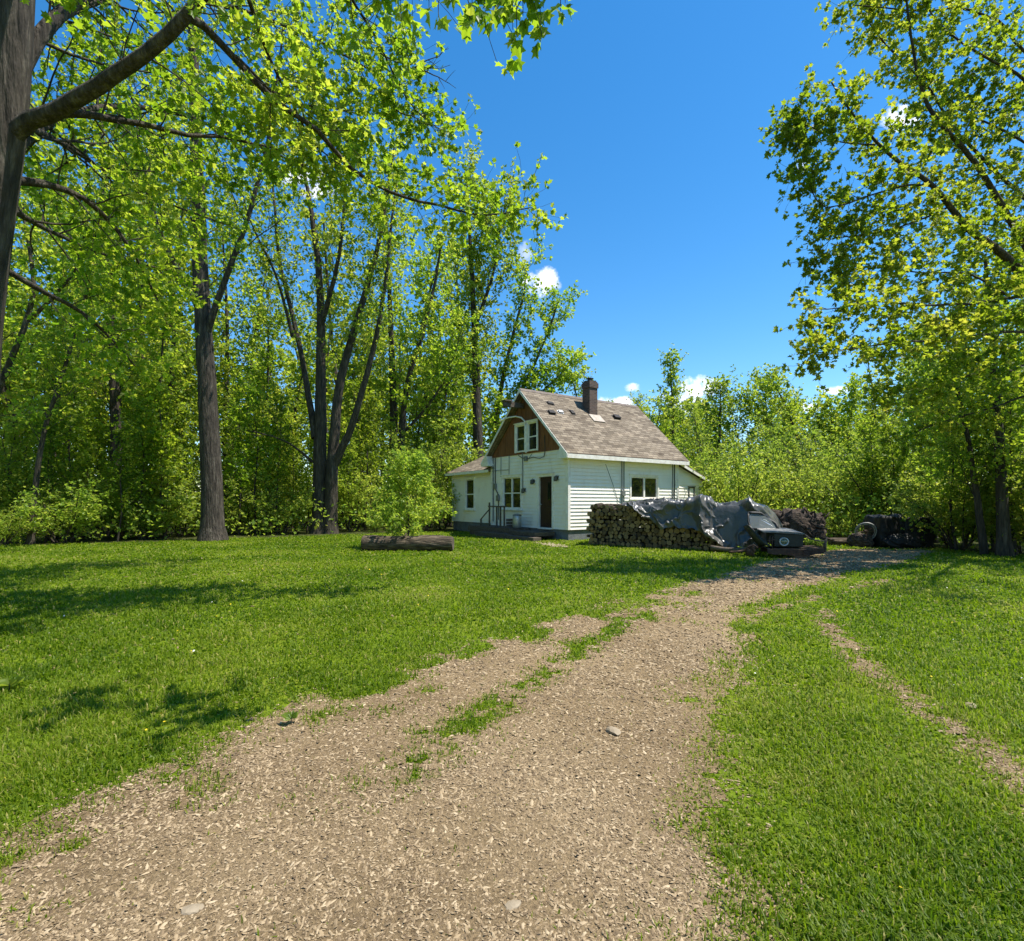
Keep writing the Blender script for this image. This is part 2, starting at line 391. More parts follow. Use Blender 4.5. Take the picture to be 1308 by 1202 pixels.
class Plant:
    def __init__(self, rng):
        self.r = rng; self.V = []; self.F = []; self.n = 0; self.lp = []; self.ld = []; self.ls = []

    def tube(self, P, R, n):
        V, F = tube_np(P, R, n)
        self.V.append(V); self.F.append(F + self.n); self.n += len(V)

    def curve(self, p, d, L, n, up, wig):
        P = [p]; d = norm(d)
        for i in range(n):
            d = norm(d + np.array([0, 0, up / n]) + self.r.normal(0, wig, 3) / math.sqrt(n))
            P.append(P[-1] + d * L / n)
        return np.array(P)

    def tuft(self, p, d, k, size, spread=0.9):
        D = self.r.normal(0, spread, (k, 3)) + d * 0.7 + np.array([0, 0, -0.12])
        D /= np.linalg.norm(D, axis=1, keepdims=True) + 1e-9
        self.lp.append(p + D * size * 0.25); self.ld.append(D); self.ls.append(size * self.r.uniform(0.45, 1.3, k))

    def grow(self, P, r0, r1, spec, level=0, sides=None, start=None):
        r = self.r
        m = len(P); t = np.linspace(0, 1, m)
        R = r0 + (r1 - r0) * t ** spec.get('taper', 0.9)
        if level == 0 and spec.get('flare'):
            R = R * (1 + spec['flare'] * np.exp(-(P[:, 2] - P[0, 2]) / 0.35))
        self.tube(P, R, sides or spec['sides'][min(level, len(spec['sides']) - 1)])
        T = np.gradient(P, axis=0); T /= np.linalg.norm(T, axis=1, keepdims=True) + 1e-9
        if level >= spec['levels']:
            k = spec['tufts']
            for q in np.linspace(0.25, 1, k):
                if r.random() > spec.get('fill', 1.0): continue
                i = int(q * (m - 1)); self.tuft(P[i] + r.normal(0, spec['leaf'] * 0.4, 3), T[i], spec['per'], spec['leaf'])
            return
        n = spec['n'][level]; st = spec['start'][level] if start is None else start
        n = max(1, int(round(n * r.uniform(0.85, 1.15))))
        az = r.uniform(0, 2 * PI)
        for j in range(n):
            q = st + (1 - st) * ((j + r.uniform(0, 1)) / n)
            f = q * (m - 1); i = min(int(f), m - 2); p = P[i] + (P[i + 1] - P[i]) * (f - i); d = T[i]
            az += 2.4 + r.normal(0, 0.3)
            e = norm(np.cross(d, [0.3, 0.2, 1.0])); g = np.cross(d, e)
            a = spec['ang'][level] * r.uniform(0.75, 1.25)
            cd = norm(d * math.cos(a) + (e * math.cos(az) + g * math.sin(az)) * math.sin(a))
            shp = spec['shape'][level](q)
            L = spec['len'][level] * shp * r.uniform(0.7, 1.2)
            rc = min(R[i] * 0.6, max(spec['rmin'], L * spec['rk']))
            ns = spec['seg'][level]
            C = self.curve(p, cd, L, ns, spec['up'][level], spec['wig'])
            self.grow(C, rc, max(rc * 0.35, spec['rmin'] * 0.5), spec, level + 1)
        # the limb's own tip carries leaves
        if r0 < 0.3 or spec.get('tip', True):
            for i in (m - 1, m - 2):
                self.tuft(P[i], T[i], spec['per'] + 2, spec['leaf'])

    def wood_mesh(self, name, mat):
        return np_mesh(name, np.vstack(self.V), [np.vstack(self.F)], True, mats=[mat])

    def leaf_arrays(self, tmpl, tf):
        r = self.r
        P = np.vstack(self.lp); D = np.vstack(self.ld); s = np.concatenate(self.ls)
        n = len(P)
        U = r.normal(0, 0.75, (n, 3)) + np.array([0, 0, 0.9])
        X = np.cross(D, U); X /= np.linalg.norm(X, axis=1, keepdims=True) + 1e-9
        Z = np.cross(X, D)
        V = P[:, None, :] + s[:, None, None] * (tmpl[None, :, 0:1] * X[:, None, :] + tmpl[None, :, 1:2] * D[:, None, :] + tmpl[None, :, 2:3] * Z[:, None, :])
        k = len(tmpl); off = (np.arange(n) * k)[:, None]
        F = [np.vstack([off + f[0][None, :]]) for f in tf]
        # leaves of one spray share a tone, single leaves differ a little
        ct = np.clip(0.5 + 0.9 * (fbm(P[:, 0] * 0.9 + P[:, 2] * 0.53, P[:, 1] * 0.9 - P[:, 2] * 0.71, 5, 2) - 0.5) + r.normal(0, 0.2, n), 0, 1)
        return V.reshape(-1, 3), F, np.repeat(ct, k)

    def leaf_mesh(self, name, mat, maple=False):
        V, F, a = self.leaf_arrays(MAPLE if maple else OVAL, MAPLE_F if maple else OVAL_F)
        return np_mesh(name, V, F, False, {'rnd': a}, [mat])


def tree_thing(name, plant, base, label, cat='tree', group=None, bark='bark', leaf='leaf_wood', maple=False, trunk_name='trunk'):
    """plant was grown in world coordinates; its thing stands at base"""
    base = np.array(base, float)
    root = empty(name, base)
    for a in plant.V: a -= base
    for a in plant.lp: a -= base
    link(trunk_name, plant.wood_mesh(trunk_name, M[bark]), root)
    link('crown' if trunk_name == 'trunk' else 'foliage', plant.leaf_mesh('crown', M[leaf], maple), root)
    return tag(root, label, cat, group)


one = lambda q: 1.0
fall = lambda q: 1.0 - 0.55 * q
dome = lambda q: 0.35 + 0.65 * math.sin(PI * min(1, 0.18 + 0.82 * q)) if q < 0.98 else 0.35

# ================================================================== SETTING: ground, lawn edge, drive
EDGE_L = np.array([(-3, -5.2), (0, -3.1), (1.8, -2.35), (2.28, -2.15), (3.06, -1.91), (4.11, -1.50), (4.7, -1.16), (5.28, -.75), (6.67, .45), (9.44, 3.0), (12.75, 5.75), (15.4, 8.3), (17.6, 10.6), (20, 13.2)])
EDGE_R = np.array([(-3, -.6), (0, .35), (1.82, .78), (2.85, 1.05), (4.9, 1.99), (7.67, 3.45), (9.4, 5.0), (10.97, 7.0), (14, 10.6), (17.6, 14.2), (20, 16.5)])
STRIP = np.array([(1.2, -1.5), (2.2, -1.0), (2.77, -.71), (3.26, -.45), (4.11, -.02), (5.57, .79), (6.67, 1.43), (8, 2.4), (9.5, 3.7)])
BARE_R = [((4.3, 7.6), (3.14, 4.68)), ((3.14, 4.68), (3.06, 3.95)), ((3.06, 3.95), (2.86, 3.2)), ((2.86, 3.2), (2.5, 2.2)), ((3.3, 7.2), (4.9, 8.6)), ((4.9, 8.6), (7.2, 10.2))]


def seg_dist(x, y, a, b):
    ax, ay = a; bx, by = b
    t = np.clip(((x - ax) * (bx - ax) + (y - ay) * (by - ay)) / ((bx - ax) ** 2 + (by - ay) ** 2), 0, 1)
    return np.hypot(x - ax - t * (bx - ax), y - ay - t * (by - ay))


def bare(x, y):
    """0 = thick turf, 1 = bare wood-chip dirt"""
    x = np.asarray(x, float); y = np.asarray(y, float)
    l = np.interp(y, EDGE_L[:, 0], EDGE_L[:, 1]); r = np.interp(y, EDGE_R[:, 0], EDGE_R[:, 1])
    n1 = fbm(x * 1.1, y * 1.1, 3, 4) - 0.5; n2 = fbm(x * 4.5, y * 4.5, 9, 4) - 0.5
    n3 = fbm(x * 13, y * 13, 19, 3) - 0.5
    wob = n1 * 0.45 + n2 * 0.45 + n3 * 0.3
    d = np.minimum(x - l, r - x)                       # metres inside the drive
    b = np.clip(0.5 + (d + wob * 0.9) / 0.95, 0, 1)
    b = np.where((y > 18.2) | (y < -3), 0, b) * np.clip((18.2 - y) / 2.0, 0, 1)
    c = np.interp(y, STRIP[:, 0], STRIP[:, 1])
    sw = 0.36
    s = np.clip(1 - (np.abs(x - c) - 0.08) / sw, 0, 1) * np.clip((y - 2.35) / .55, 0, 1) * np.clip((9.3 - y) / 2.5, 0, 1)
    b = b - s * np.clip(0.68 + 0.4 * n1 + 1.5 * n2 + 1.6 * n3, 0, 1) * 0.68
    s2 = np.clip(1 - (np.hypot((x + 1.0) / 1.1, y - 4.35) - .15) / 0.4, 0, 1) * np.clip(.6 + 2.2 * n2, 0, 1)
    b = b - s2 * 0.9
    lt = np.clip(1 - np.abs(x - l - .35) / .45, 0, 1) * np.clip((fbm(x * 2.6, y * 2.6, 131, 3) - .46) / .12, 0, 1)
    b = b - lt * .55 * (y < 9)
    # thin spots scattered on the drive, and the worn line across the right lawn
    b = b - np.clip((fbm(x * 1.6, y * 1.6, 31, 4) - 0.54) / 0.14, 0, 1) * 0.34 * np.clip((y - 2.2) / 1.5, .35, 1)
    w = 9.0
    for a_, b_ in BARE_R: w = np.minimum(w, seg_dist(x, y, a_, b_))
    rb = np.clip(1 - (w + wob * 0.75 - 0.04) / 0.36, 0, 1)
    b = np.maximum(b, rb * np.clip(0.46 + 2.6 * n2 + 1.8 * n1 + 1.5 * n3, 0, 0.85))
    return np.clip(b, 0, 1)


def grid_sheet(name, xs, ys, zf, keep, mats):
    X, Y = np.meshgrid(xs, ys)
    Z = zf(X, Y)
    V = np.stack([X, Y, Z], -1).reshape(-1, 3)
    nx, ny = len(xs), len(ys)
    i = (np.arange(ny - 1)[:, None] * nx + np.arange(nx - 1)[None, :]).ravel()
    F = np.stack([i, i + 1, i + 1 + nx, i + nx], -1)
    if keep is not None:
        cx = V[F].mean(1); F = F[keep(cx[:, 0], cx[:, 1])]
        used = np.unique(F); re = np.full(len(V), -1); re[used] = np.arange(len(used)); V = V[used]; F = re[F]
    return np_mesh(name, V, [F], True, mats=mats)


tag(link('lawn', np_mesh('lawn', [(-400, -60, 0), (400, -60, 0), (400, 700, 0), (-400, 700, 0)], [np.array([[0, 1, 2, 3]])], mats=[M['lawn']])), kind='structure')

LAWN_EDGE = np.array([(-80, 14.5), (-30, 16.5), (-17, 18.3), (-12, 21.5), (-8, 24.5), (-4, 27), (0, 31), (6, 34), (9, 26), (10.5, 21.5), (12, 19.2), (13.4, 18.0), (14.6, 15.2), (16, 13.6), (22, 12.2), (60, 10)])


def wood_side(x, y):
    return (y > np.interp(x, LAWN_EDGE[:, 0], LAWN_EDGE[:, 1]) + (fbm(x * .5, y * .5, 77, 3) - .5) * 2.4)


xs = np.concatenate([np.arange(-150, -40, 4), np.arange(-40, 42, .4), np.arange(42, 151, 4)])
ys = np.concatenate([np.arange(9, 36, .3), np.arange(36, 300, 6)])
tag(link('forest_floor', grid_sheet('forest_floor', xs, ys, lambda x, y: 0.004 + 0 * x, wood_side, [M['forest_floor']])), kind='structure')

drive_z = lambda x, y: 0.004 + 0.022 * np.clip((bare(x, y) - .45) * 3, 0, 1) * fbm(x * 6, y * 6, 8, 3)
tag(link('gravel_drive', grid_sheet('gravel_drive', np.arange(-6, 15, .055), np.arange(-2.5, 18.3, .055), drive_z, lambda x, y: bare(x, y) > 0.42, [M['dirt']])), kind='structure')

# ---- grass: blades as real geometry, denser near the path user
def scatter_polar(n_fun, y0, y1, spread, n):
    """n points over the wedge in front of the viewer and a little behind its borders, density falling with distance"""
    u = RNG.random(n); y = y0 * (y1 / y0) ** u                   # density in y ~ 1/y
    x = (RNG.random(n) * 2 - 1) * (spread * y + 1.2)
    return x, y


def make_grass(n):
    x, y = scatter_polar(None, 1.45, 27.0, 1.06, n)
    b = bare(x, y)
    pw = fbm(x * 2.2, y * 2.2, 41, 3)
    keep = (RNG.random(n) < np.clip(1.12 - 1.25 * b, 0.02, 1) * (0.45 + 0.9 * pw)) & ~wood_side(x, y - .25)
    # house footprint and things standing on the grass stay clear
    hx = (x - 2.22) * .8211 + (y - 21) * .5707; hy = -(x - 2.22) * .5707 + (y - 21) * .8211
    keep &= ~((hx > -.05) & (hx < 9) & (hy > -.05) & (hy < 9.8))
    x, y, b, pw = x[keep], y[keep], b[keep], pw[keep]
    n = len(x)
    far = np.clip((y - 3) / 14, 0, 1)
    L = RNG.uniform(0.03, 0.072, n) * (0.5 + 1.05 * pw) * (1 - 0.45 * b) * (1 + 0.25 * far)
    Wd = RNG.uniform(0.0022, 0.0042, n) * (1 + 5.5 * far)
    wide = RNG.random(n) < 0.05 + 0.3 * (fbm(x * 1.3, y * 1.3, 88, 3) > .57); Wd[wide] *= 2.6; L[wide] *= 0.6
    th = RNG.uniform(0, 2 * PI, n); lean = np.abs(RNG.normal(0.75, 0.42, n))
    dx, dy = np.cos(th), np.sin(th); sx, sy = -dy, dx
    P0 = np.stack([x, y, np.zeros(n)], -1)
    side = np.stack([sx, sy, np.zeros(n)], -1) * Wd[:, None]
    hl = np.sin(np.clip(lean, 0, 1.4)); vl = np.cos(np.clip(lean, 0, 1.4))
    mid = P0 + np.stack([dx * hl * .35, dy * hl * .35, vl * 0.62 + .04], -1) * L[:, None]
    tip = P0 + np.stack([dx * hl, dy * hl, vl * 0.85 + .06], -1) * L[:, None]
    V = np.stack([P0 - side, P0 + side, mid + side * .8, mid - side * .8, tip], 1)
    o = np.arange(n)[:, None] * 5
    patch = fbm(x * .7, y * .7, 51, 3)
    rnd = np.clip(RNG.beta(2, 3.2, n) * .8 + (patch - .5) * .9 + .06 + b * .28, 0, 1)
    rnd[RNG.random(n) < 0.05] = 1.0
    return np_mesh('lawn_grass', V.reshape(-1, 3), [o + np.array([[0, 1, 2, 3]]), o + np.array([[3, 2, 4]])], False, {'rnd': np.repeat(rnd, 5)}, [M['grass']])


tag(link('lawn_grass', make_grass(N_GRASS)), 'short bright green grass of the lawn', 'grass', kind='stuff')


def make_chips(n):
    x, y = scatter_polar(None, 1.45, 17.0, 1.0, n)
    b = bare(x, y)
    keep = RNG.random(n) < np.clip(b * 1.25 - .18, 0.012, 1) * np.clip(2.2 * fbm(x * 1.4, y * 1.4, 61, 4) - .3, .5, 1.3)
    x, y = x[keep], y[keep]; n = len(x)
    far = np.clip((y - 2) / 9, 0, 1)
    s = np.minimum(RNG.lognormal(-0.1, 0.45, n), 2.1) * 0.0037 * (1 + 2.4 * far)
    el = RNG.uniform(1.0, 2.6, n); th = RNG.uniform(0, 2 * PI, n); fl = RNG.uniform(.22, .7, n)
    tmpl = np.array([(1, 0, 0), (.35, .8, 0), (-.55, .7, 0), (-1, -.1, 0), (-.4, -.8, 0), (.5, -.7, 0), (.15, .1, 1), (-.2, -.1, -1)])
    V = tmpl[None] * RNG.uniform(.65, 1.35, (n, 8, 3))
    V[:, :, 0] *= el[:, None]; V[:, :, 2] *= fl[:, None]
    # tilt
    ti = RNG.normal(0, .28, n)[:, None]; V[:, :, 2] += V[:, :, 0] * ti
    V *= s[:, None, None]
    c, sn = np.cos(th)[:, None], np.sin(th)[:, None]
    X = V[:, :, 0] * c - V[:, :, 1] * sn; Y = V[:, :, 0] * sn + V[:, :, 1] * c
    Z = V[:, :, 2] + (drive_z(x, y) + s * .25)[:, None]
    W = np.stack([X + x[:, None], Y + y[:, None], Z], -1)
    o = np.arange(n)[:, None] * 8
    tri = [np.vstack([o + np.array([[i, (i + 1) % 6, 6]]) for i in range(6)] + [o + np.array([[(i + 1) % 6, i, 7]]) for i in range(6)])]
    return np_mesh('wood_chips', W.reshape(-1, 3), tri, False, {'rnd': np.repeat(np.clip(RNG.beta(1.8, 2.2, n), 0, 1), 8)}, [M['pebble']])


tag(link('wood_chips', make_chips(N_CHIPS)), 'pale wood chips and small stones strewn over the drive', 'wood chips', kind='stuff')


def make_flowers(n):
    x, y = scatter_polar(None, 1.9, 12.0, 1.0, n)
    keep = (bare(x, y) < .15) & (RNG.random(n) < np.clip(fbm(x * .9, y * .9, 95, 3) * 3 - 1.0, .05, 1)); x, y = x[keep], y[keep]; n = len(x)
    s = RNG.uniform(.004, .0085, n) * (1 + np.clip((y - 3) / 9, 0, 1)); a = np.linspace(0, 2 * PI, 7, endpoint=False)
    ti = RNG.normal(0, .4, (n, 2)); z = RNG.uniform(.03, .065, n)
    R = np.stack([np.cos(a), np.sin(a), 0 * a], -1)[None] * s[:, None, None]
    R[:, :, 2] = R[:, :, 0] * ti[:, :1] + R[:, :, 1] * ti[:, 1:]
    V = R + np.stack([x, y, z], -1)[:, None]
    return np_mesh('lawn_flowers', V.reshape(-1, 3), [np.arange(n)[:, None] * 7 + np.arange(7)[None]], False, {'rnd': np.repeat((RNG.random(n) < .45).astype(float), 7)}, [M['petal']])


M['petal'] = leaf_mat('small_flower_petal', [(.62, .48, .02), (.6, .5, .1), (.72, .7, .6)], [(.4, .3, .02), (.4, .3, .1), (.4, .4, .35)], .2)
tag(link('lawn_flowers', make_flowers(420)), 'tiny yellow and white flowers dotted through the lawn', 'flowers', kind='stuff')

# a few single things lying on the ground
def stone(name, p, s, label, seed, mat='slab', grp=None):
    r = np.random.default_rng(seed)
    bm = bmesh.new(); bmesh.ops.create_icosphere(bm, subdivisions=2, radius=1)
    for v in bm.verts:
        k = 1 + r.uniform(-.16, .16); v.co = Vector((v.co.x * s[0] * k, v.co.y * s[1] * k, max(v.co.z, -.5) * s[2] * k))
    me = bpy.data.meshes.new(name); bm.to_mesh(me); bm.free(); me.materials.append(M[mat])
    o = link(name, me, None, (p[0], p[1], s[2] * .45 + .012), (0, 0, r.uniform(0, 3)))
    return tag(o, label, 'stone', grp)


stone('stone', ground_at(783, 938), (.062, .04, .02), 'flat grey stone lying alone in the middle of the gravel drive', 3)
stone('stone', ground_at(655, 1163), (.034, .022, .012), 'small pale stone near the bottom edge of the drive', 4)
stone('stone', ground_at(1240, 905), (.05, .035, .02), 'small tan stone in the worn line of the right-hand lawn', 5)
stone('stone', ground_at(245, 1168), (.042, .024, .012), 'small pale stone by the lower left corner of the drive', 6)
mb = MB(); p0 = ground_at(680, 694); p1 = ground_at(722, 700)
poly = [(.78, 20.1, .0), (1.35, 20.0, .0), (1.95, 18.6, .0), (1.85, 17.7, .0), (1.35, 18.0, 0), (.95, 19.2, 0)]
mb.prism(poly, (0, 0, .004), (0, 0, .02)); tag(mb.build('worn_path', M['slab'], bevel=.008), kind='structure')

# broad-leaved weeds and fallen bits near the left edge of the lawn
def weed(name, p, label, seed, s=.1):
    r = np.random.default_rng(seed); pl = Plant(r)
    pl.tube(np.array([p, p + [0, 0, .05], p + [0.01, 0, .1]]), np.array([.004, .003, .002]), 5)
    pl.lp.append(np.repeat([p + np.array([0, 0, .05])], 9, 0)); d = r.normal(0, 1, (9, 3)); d[:, 2] = np.abs(d[:, 2]) * .5 + .2
    pl.ld.append(d / np.linalg.norm(d, axis=1, keepdims=True)); pl.ls.append(r.uniform(.6, 1.2, 9) * s)
    return tree_thing(name, pl, p, label, 'weed', bark='bark', leaf='leaf_shrub', trunk_name='stem')


weed('broadleaf_weed', ground_at(12, 884), 'pale broad-leaved weed in the lawn at the left edge of the photo', 5, .13)
weed('broadleaf_weed', ground_at(372, 928), 'small weed at the edge where lawn meets the drive', 6, .07)

# ================================================================== THE HOUSE (own axes: x along the right wall, y along the front)
HOUSE = empty('white_house', (2.22, 21.0, 0.0), math.atan2(.5707, .8211))
tag(HOUSE, 'small white clapboard farmhouse with brown gable, steep shingle roof and brick chimney', 'house')
RIDGE_Y, RIDGE_Z, SL = 2.8, 6.45, 0.955          # main roof: z = RIDGE_Z - SL*|y-2.8|
WALL_B, WALL_T = 0.42, 3.66


def clapboard(mb, org, ax, out, L, z0, z1, openings=(), top=None, h=0.145):
    """siding courses on a wall: org = foot of the wall, ax along it, out = outward; top(a) optional sloped top"""
    org = np.array(org, float); ax = np.array(ax, float); out = np.array(out, float)
    zs = sorted(set([round(z0 + i * h, 4) for i in range(int((z1 - z0) / h) + 1)] + [z1] + [z for o in openings for z in (o[2], o[3]) if z0 < z < z1]))
    for za, zb in zip(zs[:-1], zs[1:]):
        if zb - za < 1e-4: continue
        k = math.floor((za - z0 + 1e-5) / h); base = z0 + k * h
        oa = 0.032 * (1 - (za - base) / h) + .004; ob = 0.032 * (1 - (zb - base) / h) + .004
        segs = [(0.0, L)]
        if top:
            aa = np.linspace(0, L, 400); okk = aa[np.array([top(a) for a in aa]) >= zb]
            if not len(okk): continue
            segs = [(okk[0], okk[-1])]
        for o in openings:
            if o[2] < zb - 1e-4 and o[3] > za + 1e-4:
                new = []
                for a, b in segs:
                    if o[1] <= a or o[0] >= b: new.append((a, b)); continue
                    if o[0] > a: new.append((a, o[0]))
                    if o[1] < b: new.append((o[1], b))
                segs = new
        for a, b in segs:
            P = lambda t, z, d: org + ax * t + out * d + np.array([0, 0, z])
            mb.add([P(a, za, oa), P(b, za, oa), P(b, zb, ob), P(a, zb, ob), P(a, za, 0), P(b, za, 0)], [(0, 1, 2, 3), (4, 5, 1, 0)])


X_, Y_ = np.array([1., 0, 0]), np.array([0, 1., 0])
O_DOOR = (0.97, 1.83, 0.46, 2.58)
O_WIN = (3.18, 4.58, 1.22, 2.64)
O_WING = (7.46, 8.31, 1.16, 2.7)           # measured along the whole front
O_SIDE = (3.55, 5.26, 1.68, 2.62)
WX = 0.14                                  # the wing's front stands a little back

w = MB()
clapboard(w, (0, 0, 0), Y_, -X_, 5.6, WALL_B, WALL_T, [O_DOOR, O_WIN])
clapboard(w, (0, 0, 0), X_, -Y_, 6.7, WALL_B, 3.74, [O_SIDE])
w.box(0.0, .001, 0, .001, .5, .6)
# solid wall body behind the boards, with the openings left deep
def wall_body(mb, org, ax, inn, L, z0, z1, openings, th=.14):
    cuts = sorted(set([0, L] + [c for o in openings for c in o[:2]]))
    for a, b in zip(cuts[:-1], cuts[1:]):
        zz = [(z0, z1)]
        for o in openings:
            if o[0] <= a + 1e-6 and o[1] >= b - 1e-6: zz = [(z0, o[2]), (o[3], z1)]
        for za, zb in zz:
            p = np.array(org, float) + np.array(ax) * a; q = np.array(org, float) + np.array(ax) * b; n = np.array(inn) * th
            mb.prism([p + [0, 0, za], q + [0, 0, za], q + [0, 0, zb], p + [0, 0, zb]], (0, 0, 0), n)
wall_body(w, (0, 0, 0), Y_, X_, 5.6, WALL_B, WALL_T, [O_DOOR, O_WIN])
wall_body(w, (.141, 0, 0), X_, Y_, 6.55, WALL_B, 3.74, [(O_SIDE[0] - .141, O_SIDE[1] - .141, O_SIDE[2], O_SIDE[3])])
w.box(.141, 6.69, 5.46, 5.6, WALL_B, 3.74)
w.prism([(6.56, .141, WALL_B), (6.56, 5.459, WALL_B), (6.56, 5.459, 3.7), (6.56, 2.8, 6.2), (6.56, .141, 3.7)], (0, 0, 0), (.13, 0, 0))
w.build('wall', M['white_wall'], HOUSE)

# wing on the left
w = MB(); y0, y1 = 5.6, 9.75
clapboard(w, (WX, y0, 0), Y_, -X_, y1 - y0, .5, 3.08, [(O_WING[0] - y0, O_WING[1] - y0, O_WING[2], O_WING[3])])
wall_body(w, (WX, y0 + .002, 0), Y_, X_, y1 - y0 - .002, .5, 3.08, [(O_WING[0] - y0 - .002, O_WING[1] - y0 - .002, O_WING[2], O_WING[3])])
clapboard(w, (WX, y1, 0), X_, Y_, 3.4, .5, 3.08)
w.box(WX + .141, WX + 3.4, y1 - .14, y1, .5, 3.08); w.box(WX + 3.4, WX + 3.54, y0, y1, .5, 3.08)
w.build('wing_wall', M['white_wall'], HOUSE)

# lean-to at the back
w = MB(); LT = lambda a: 3.3 - (a) * .345
clapboard(w, (6.72, .12, 0), X_, -Y_, 1.95, .3, 3.3, [], top=lambda a: LT(a) - .02)
w.prism([(6.72, .125, .3), (8.67, .125, .3), (8.67, .125, LT(1.95) - .02), (6.72, .125, LT(0) - .02)], (0, 0, 0), (0, .13, 0))
w.prism([(8.53, .256, .3), (8.53, 3.6, .3), (8.53, 3.6, 2.58), (8.53, .256, 2.58)], (0, 0, 0), (.14, 0, 0))
w.prism([(6.72, 3.6, .3), (8.67, 3.6, .3), (8.67, 3.6, LT(1.95) - .02), (6.72, 3.6, LT(0) - .02)], (0, 0, 0), (0, .13, 0))
w.build('lean_to_wall', M['white_wall'], HOUSE)

# corner boards and trim
for (x0, x1, a, b, z0, z1) in ((-.056, .07, -.056, -.005, WALL_B, 3.5), (-.056, -.005, -.003, .10, WALL_B, 3.64), (-.056, -.004, 5.5, 5.6, WALL_B, 3.64), (6.62, 6.72, -.056, -.004, WALL_B, 3.6),
                              (WX - .056, WX - .003, 9.66, 9.76, .5, 3.05), (8.6, 8.69, .085, .118, .3, 2.58)):
    t = MB(); t.box(x0, x1, a, b, z0, z1); t.build('corner_board', M['trim'], HOUSE)

f = MB()
f.box(.02, 6.68, .02, 5.58, 0, WALL_B - .002); f.box(WX + .02, 3.6, 5.585, 9.73, 0, .497); f.box(6.685, 8.62, .15, 3.7, 0, .298)
f.build('foundation', M['concrete'], HOUSE)

# front gable in brown boards (boards run upright, each a slightly different thickness)
g = MB(); rr = random.Random(4)
edges = [-.02]
while edges[-1] < 5.55: edges.append(min(5.62, edges[-1] + rr.uniform(.26, .46)))
GW = ((2.49, 1.85, 3.72, 4.93), (3.38, 2.72, 3.72, 4.9))
def gable_top(y): return RIDGE_Z - .22 - SL * abs(y - RIDGE_Y)
for a, b in zip(edges[:-1], edges[1:]):
    d = rr.uniform(.03, .06); a2, b2 = a + .006, b - .006
    ys_ = sorted([a2, b2] + ([RIDGE_Y] if a2 < RIDGE_Y < b2 else []))
    poly = [(-d, a2, 3.63), (-d, b2, 3.63)] + [(-d, y, max(3.64, gable_top(y))) for y in ys_[::-1]]
    g.prism(poly, (0, 0, 0), (d - .001 + .02, 0, 0))
g.prism([(.02, 0.02, 3.66), (.02, 5.58, 3.66), (.02, RIDGE_Y, gable_top(RIDGE_Y))], (0, 0, 0), (.1, 0, 0))
g.build('gable_cladding', M['shed_wood'], HOUSE)


def uv_box(o, ax_u, ax_v):
    me = o.data; uvl = me.uv_layers.new(name='UVMap')
    for l in me.loops:
        c = me.vertices[l.vertex_index].co; uvl.data[l.index].uv = (c.dot(ax_u), c.dot(ax_v))


def roof_slab(name, quad, thick, mat, parent):
    """quad: eave-a, eave-b, top-b, top-a (outer face); tilted slab with brick-space UVs along eave / up slope"""
    q = [np.array(p, float) for p in quad]
    n = norm(np.cross(q[1] - q[0], q[-1] - q[0])); n = n if n[2] > 0 else -n
    mb = MB(); mb.prism(q, (0, 0, 0), -n * thick); o = mb.build(name, mat, parent)
    u = norm(q[1] - q[0]); v = norm(np.cross(n, u)); uv_box(o, Vector(u), Vector(v)); return o


zr = lambda y: RIDGE_Z - SL * abs(y - RIDGE_Y)
XF, XB = -.36, 7.06
roof = roof_slab('roof', [(XF, -.36, zr(-.36)), (XB, -.36, zr(-.36)), (XB, RIDGE_Y, RIDGE_Z), (XF, RIDGE_Y, RIDGE_Z)], .1, M['shingle'], HOUSE)
r2 = roof_slab('roof_back', [(XF, 5.96, zr(5.96)), (XF, RIDGE_Y + .002, RIDGE_Z), (XB, RIDGE_Y + .002, RIDGE_Z), (XB, 5.96, zr(5.96))], .1, M['shingle'], HOUSE)
r2.name = 'roof'
# ridge caps
c = MB()
c.prism([(XF - .01, RIDGE_Y - .14, RIDGE_Z - .115), (XF - .01, RIDGE_Y, RIDGE_Z + .022), (XF - .01, RIDGE_Y + .14, RIDGE_Z - .115), (XF - .01, RIDGE_Y, RIDGE_Z + .004)], (0, 0, 0), (XB - XF + .02, 0, 0))
c.build('ridge_cap', noise_mat('ridge_shingle', [(.3, (.11, .085, .07)), (.7, (.22, .18, .15))], 6, .95), roof)
# barge boards, eave fascia, soffit
for s in (-1, 1):
    ye = RIDGE_Y + s * 3.17
    for xo in (XF - .024, XB + .002):
        t = MB(); t.prism([(xo, ye, zr(ye) - .02), (xo, RIDGE_Y, RIDGE_Z - .02), (xo, RIDGE_Y, RIDGE_Z - .17), (xo, ye, zr(ye) - .17)], (0, 0, 0), (.022, 0, 0)); t.build('barge_board', M['trim'], HOUSE)
t = MB(); ye = -.36
t.box(XF + .01, XB - .01, ye - .02, ye + .004, zr(ye) - .20, zr(ye) - .035)
t.box(XF + .01, XB - .01, 5.956, 5.98, zr(ye) - .20, zr(ye) - .035)
t.prism([(XF, ye + .01, zr(ye) - .16), (XF, -.03, zr(ye) - .12), (XF, -.03, zr(ye) - .14), (XF, ye + .01, zr(ye) - .19)], (0, 0, 0), (XB - XF, 0, 0))
# boxed eave return on the front right corner and the left one
t.prism([(XF + .002, -.345, zr(ye) - .2), (XF + .002, .28, zr(ye) - .2), (XF + .002, .1, zr(.1) - .16), (XF + .002, -.345, zr(ye) - .1)], (0, 0, 0), (.3, 0, 0))
t.prism([(XF + .002, 5.945, zr(ye) - .2), (XF + .002, 5.32, zr(ye) - .2), (XF + .002, 5.5, zr(5.5) - .16), (XF + .002, 5.945, zr(ye) - .1)], (0, 0, 0), (.3, 0, 0))
t.build('fascia', M['trim'], HOUSE)

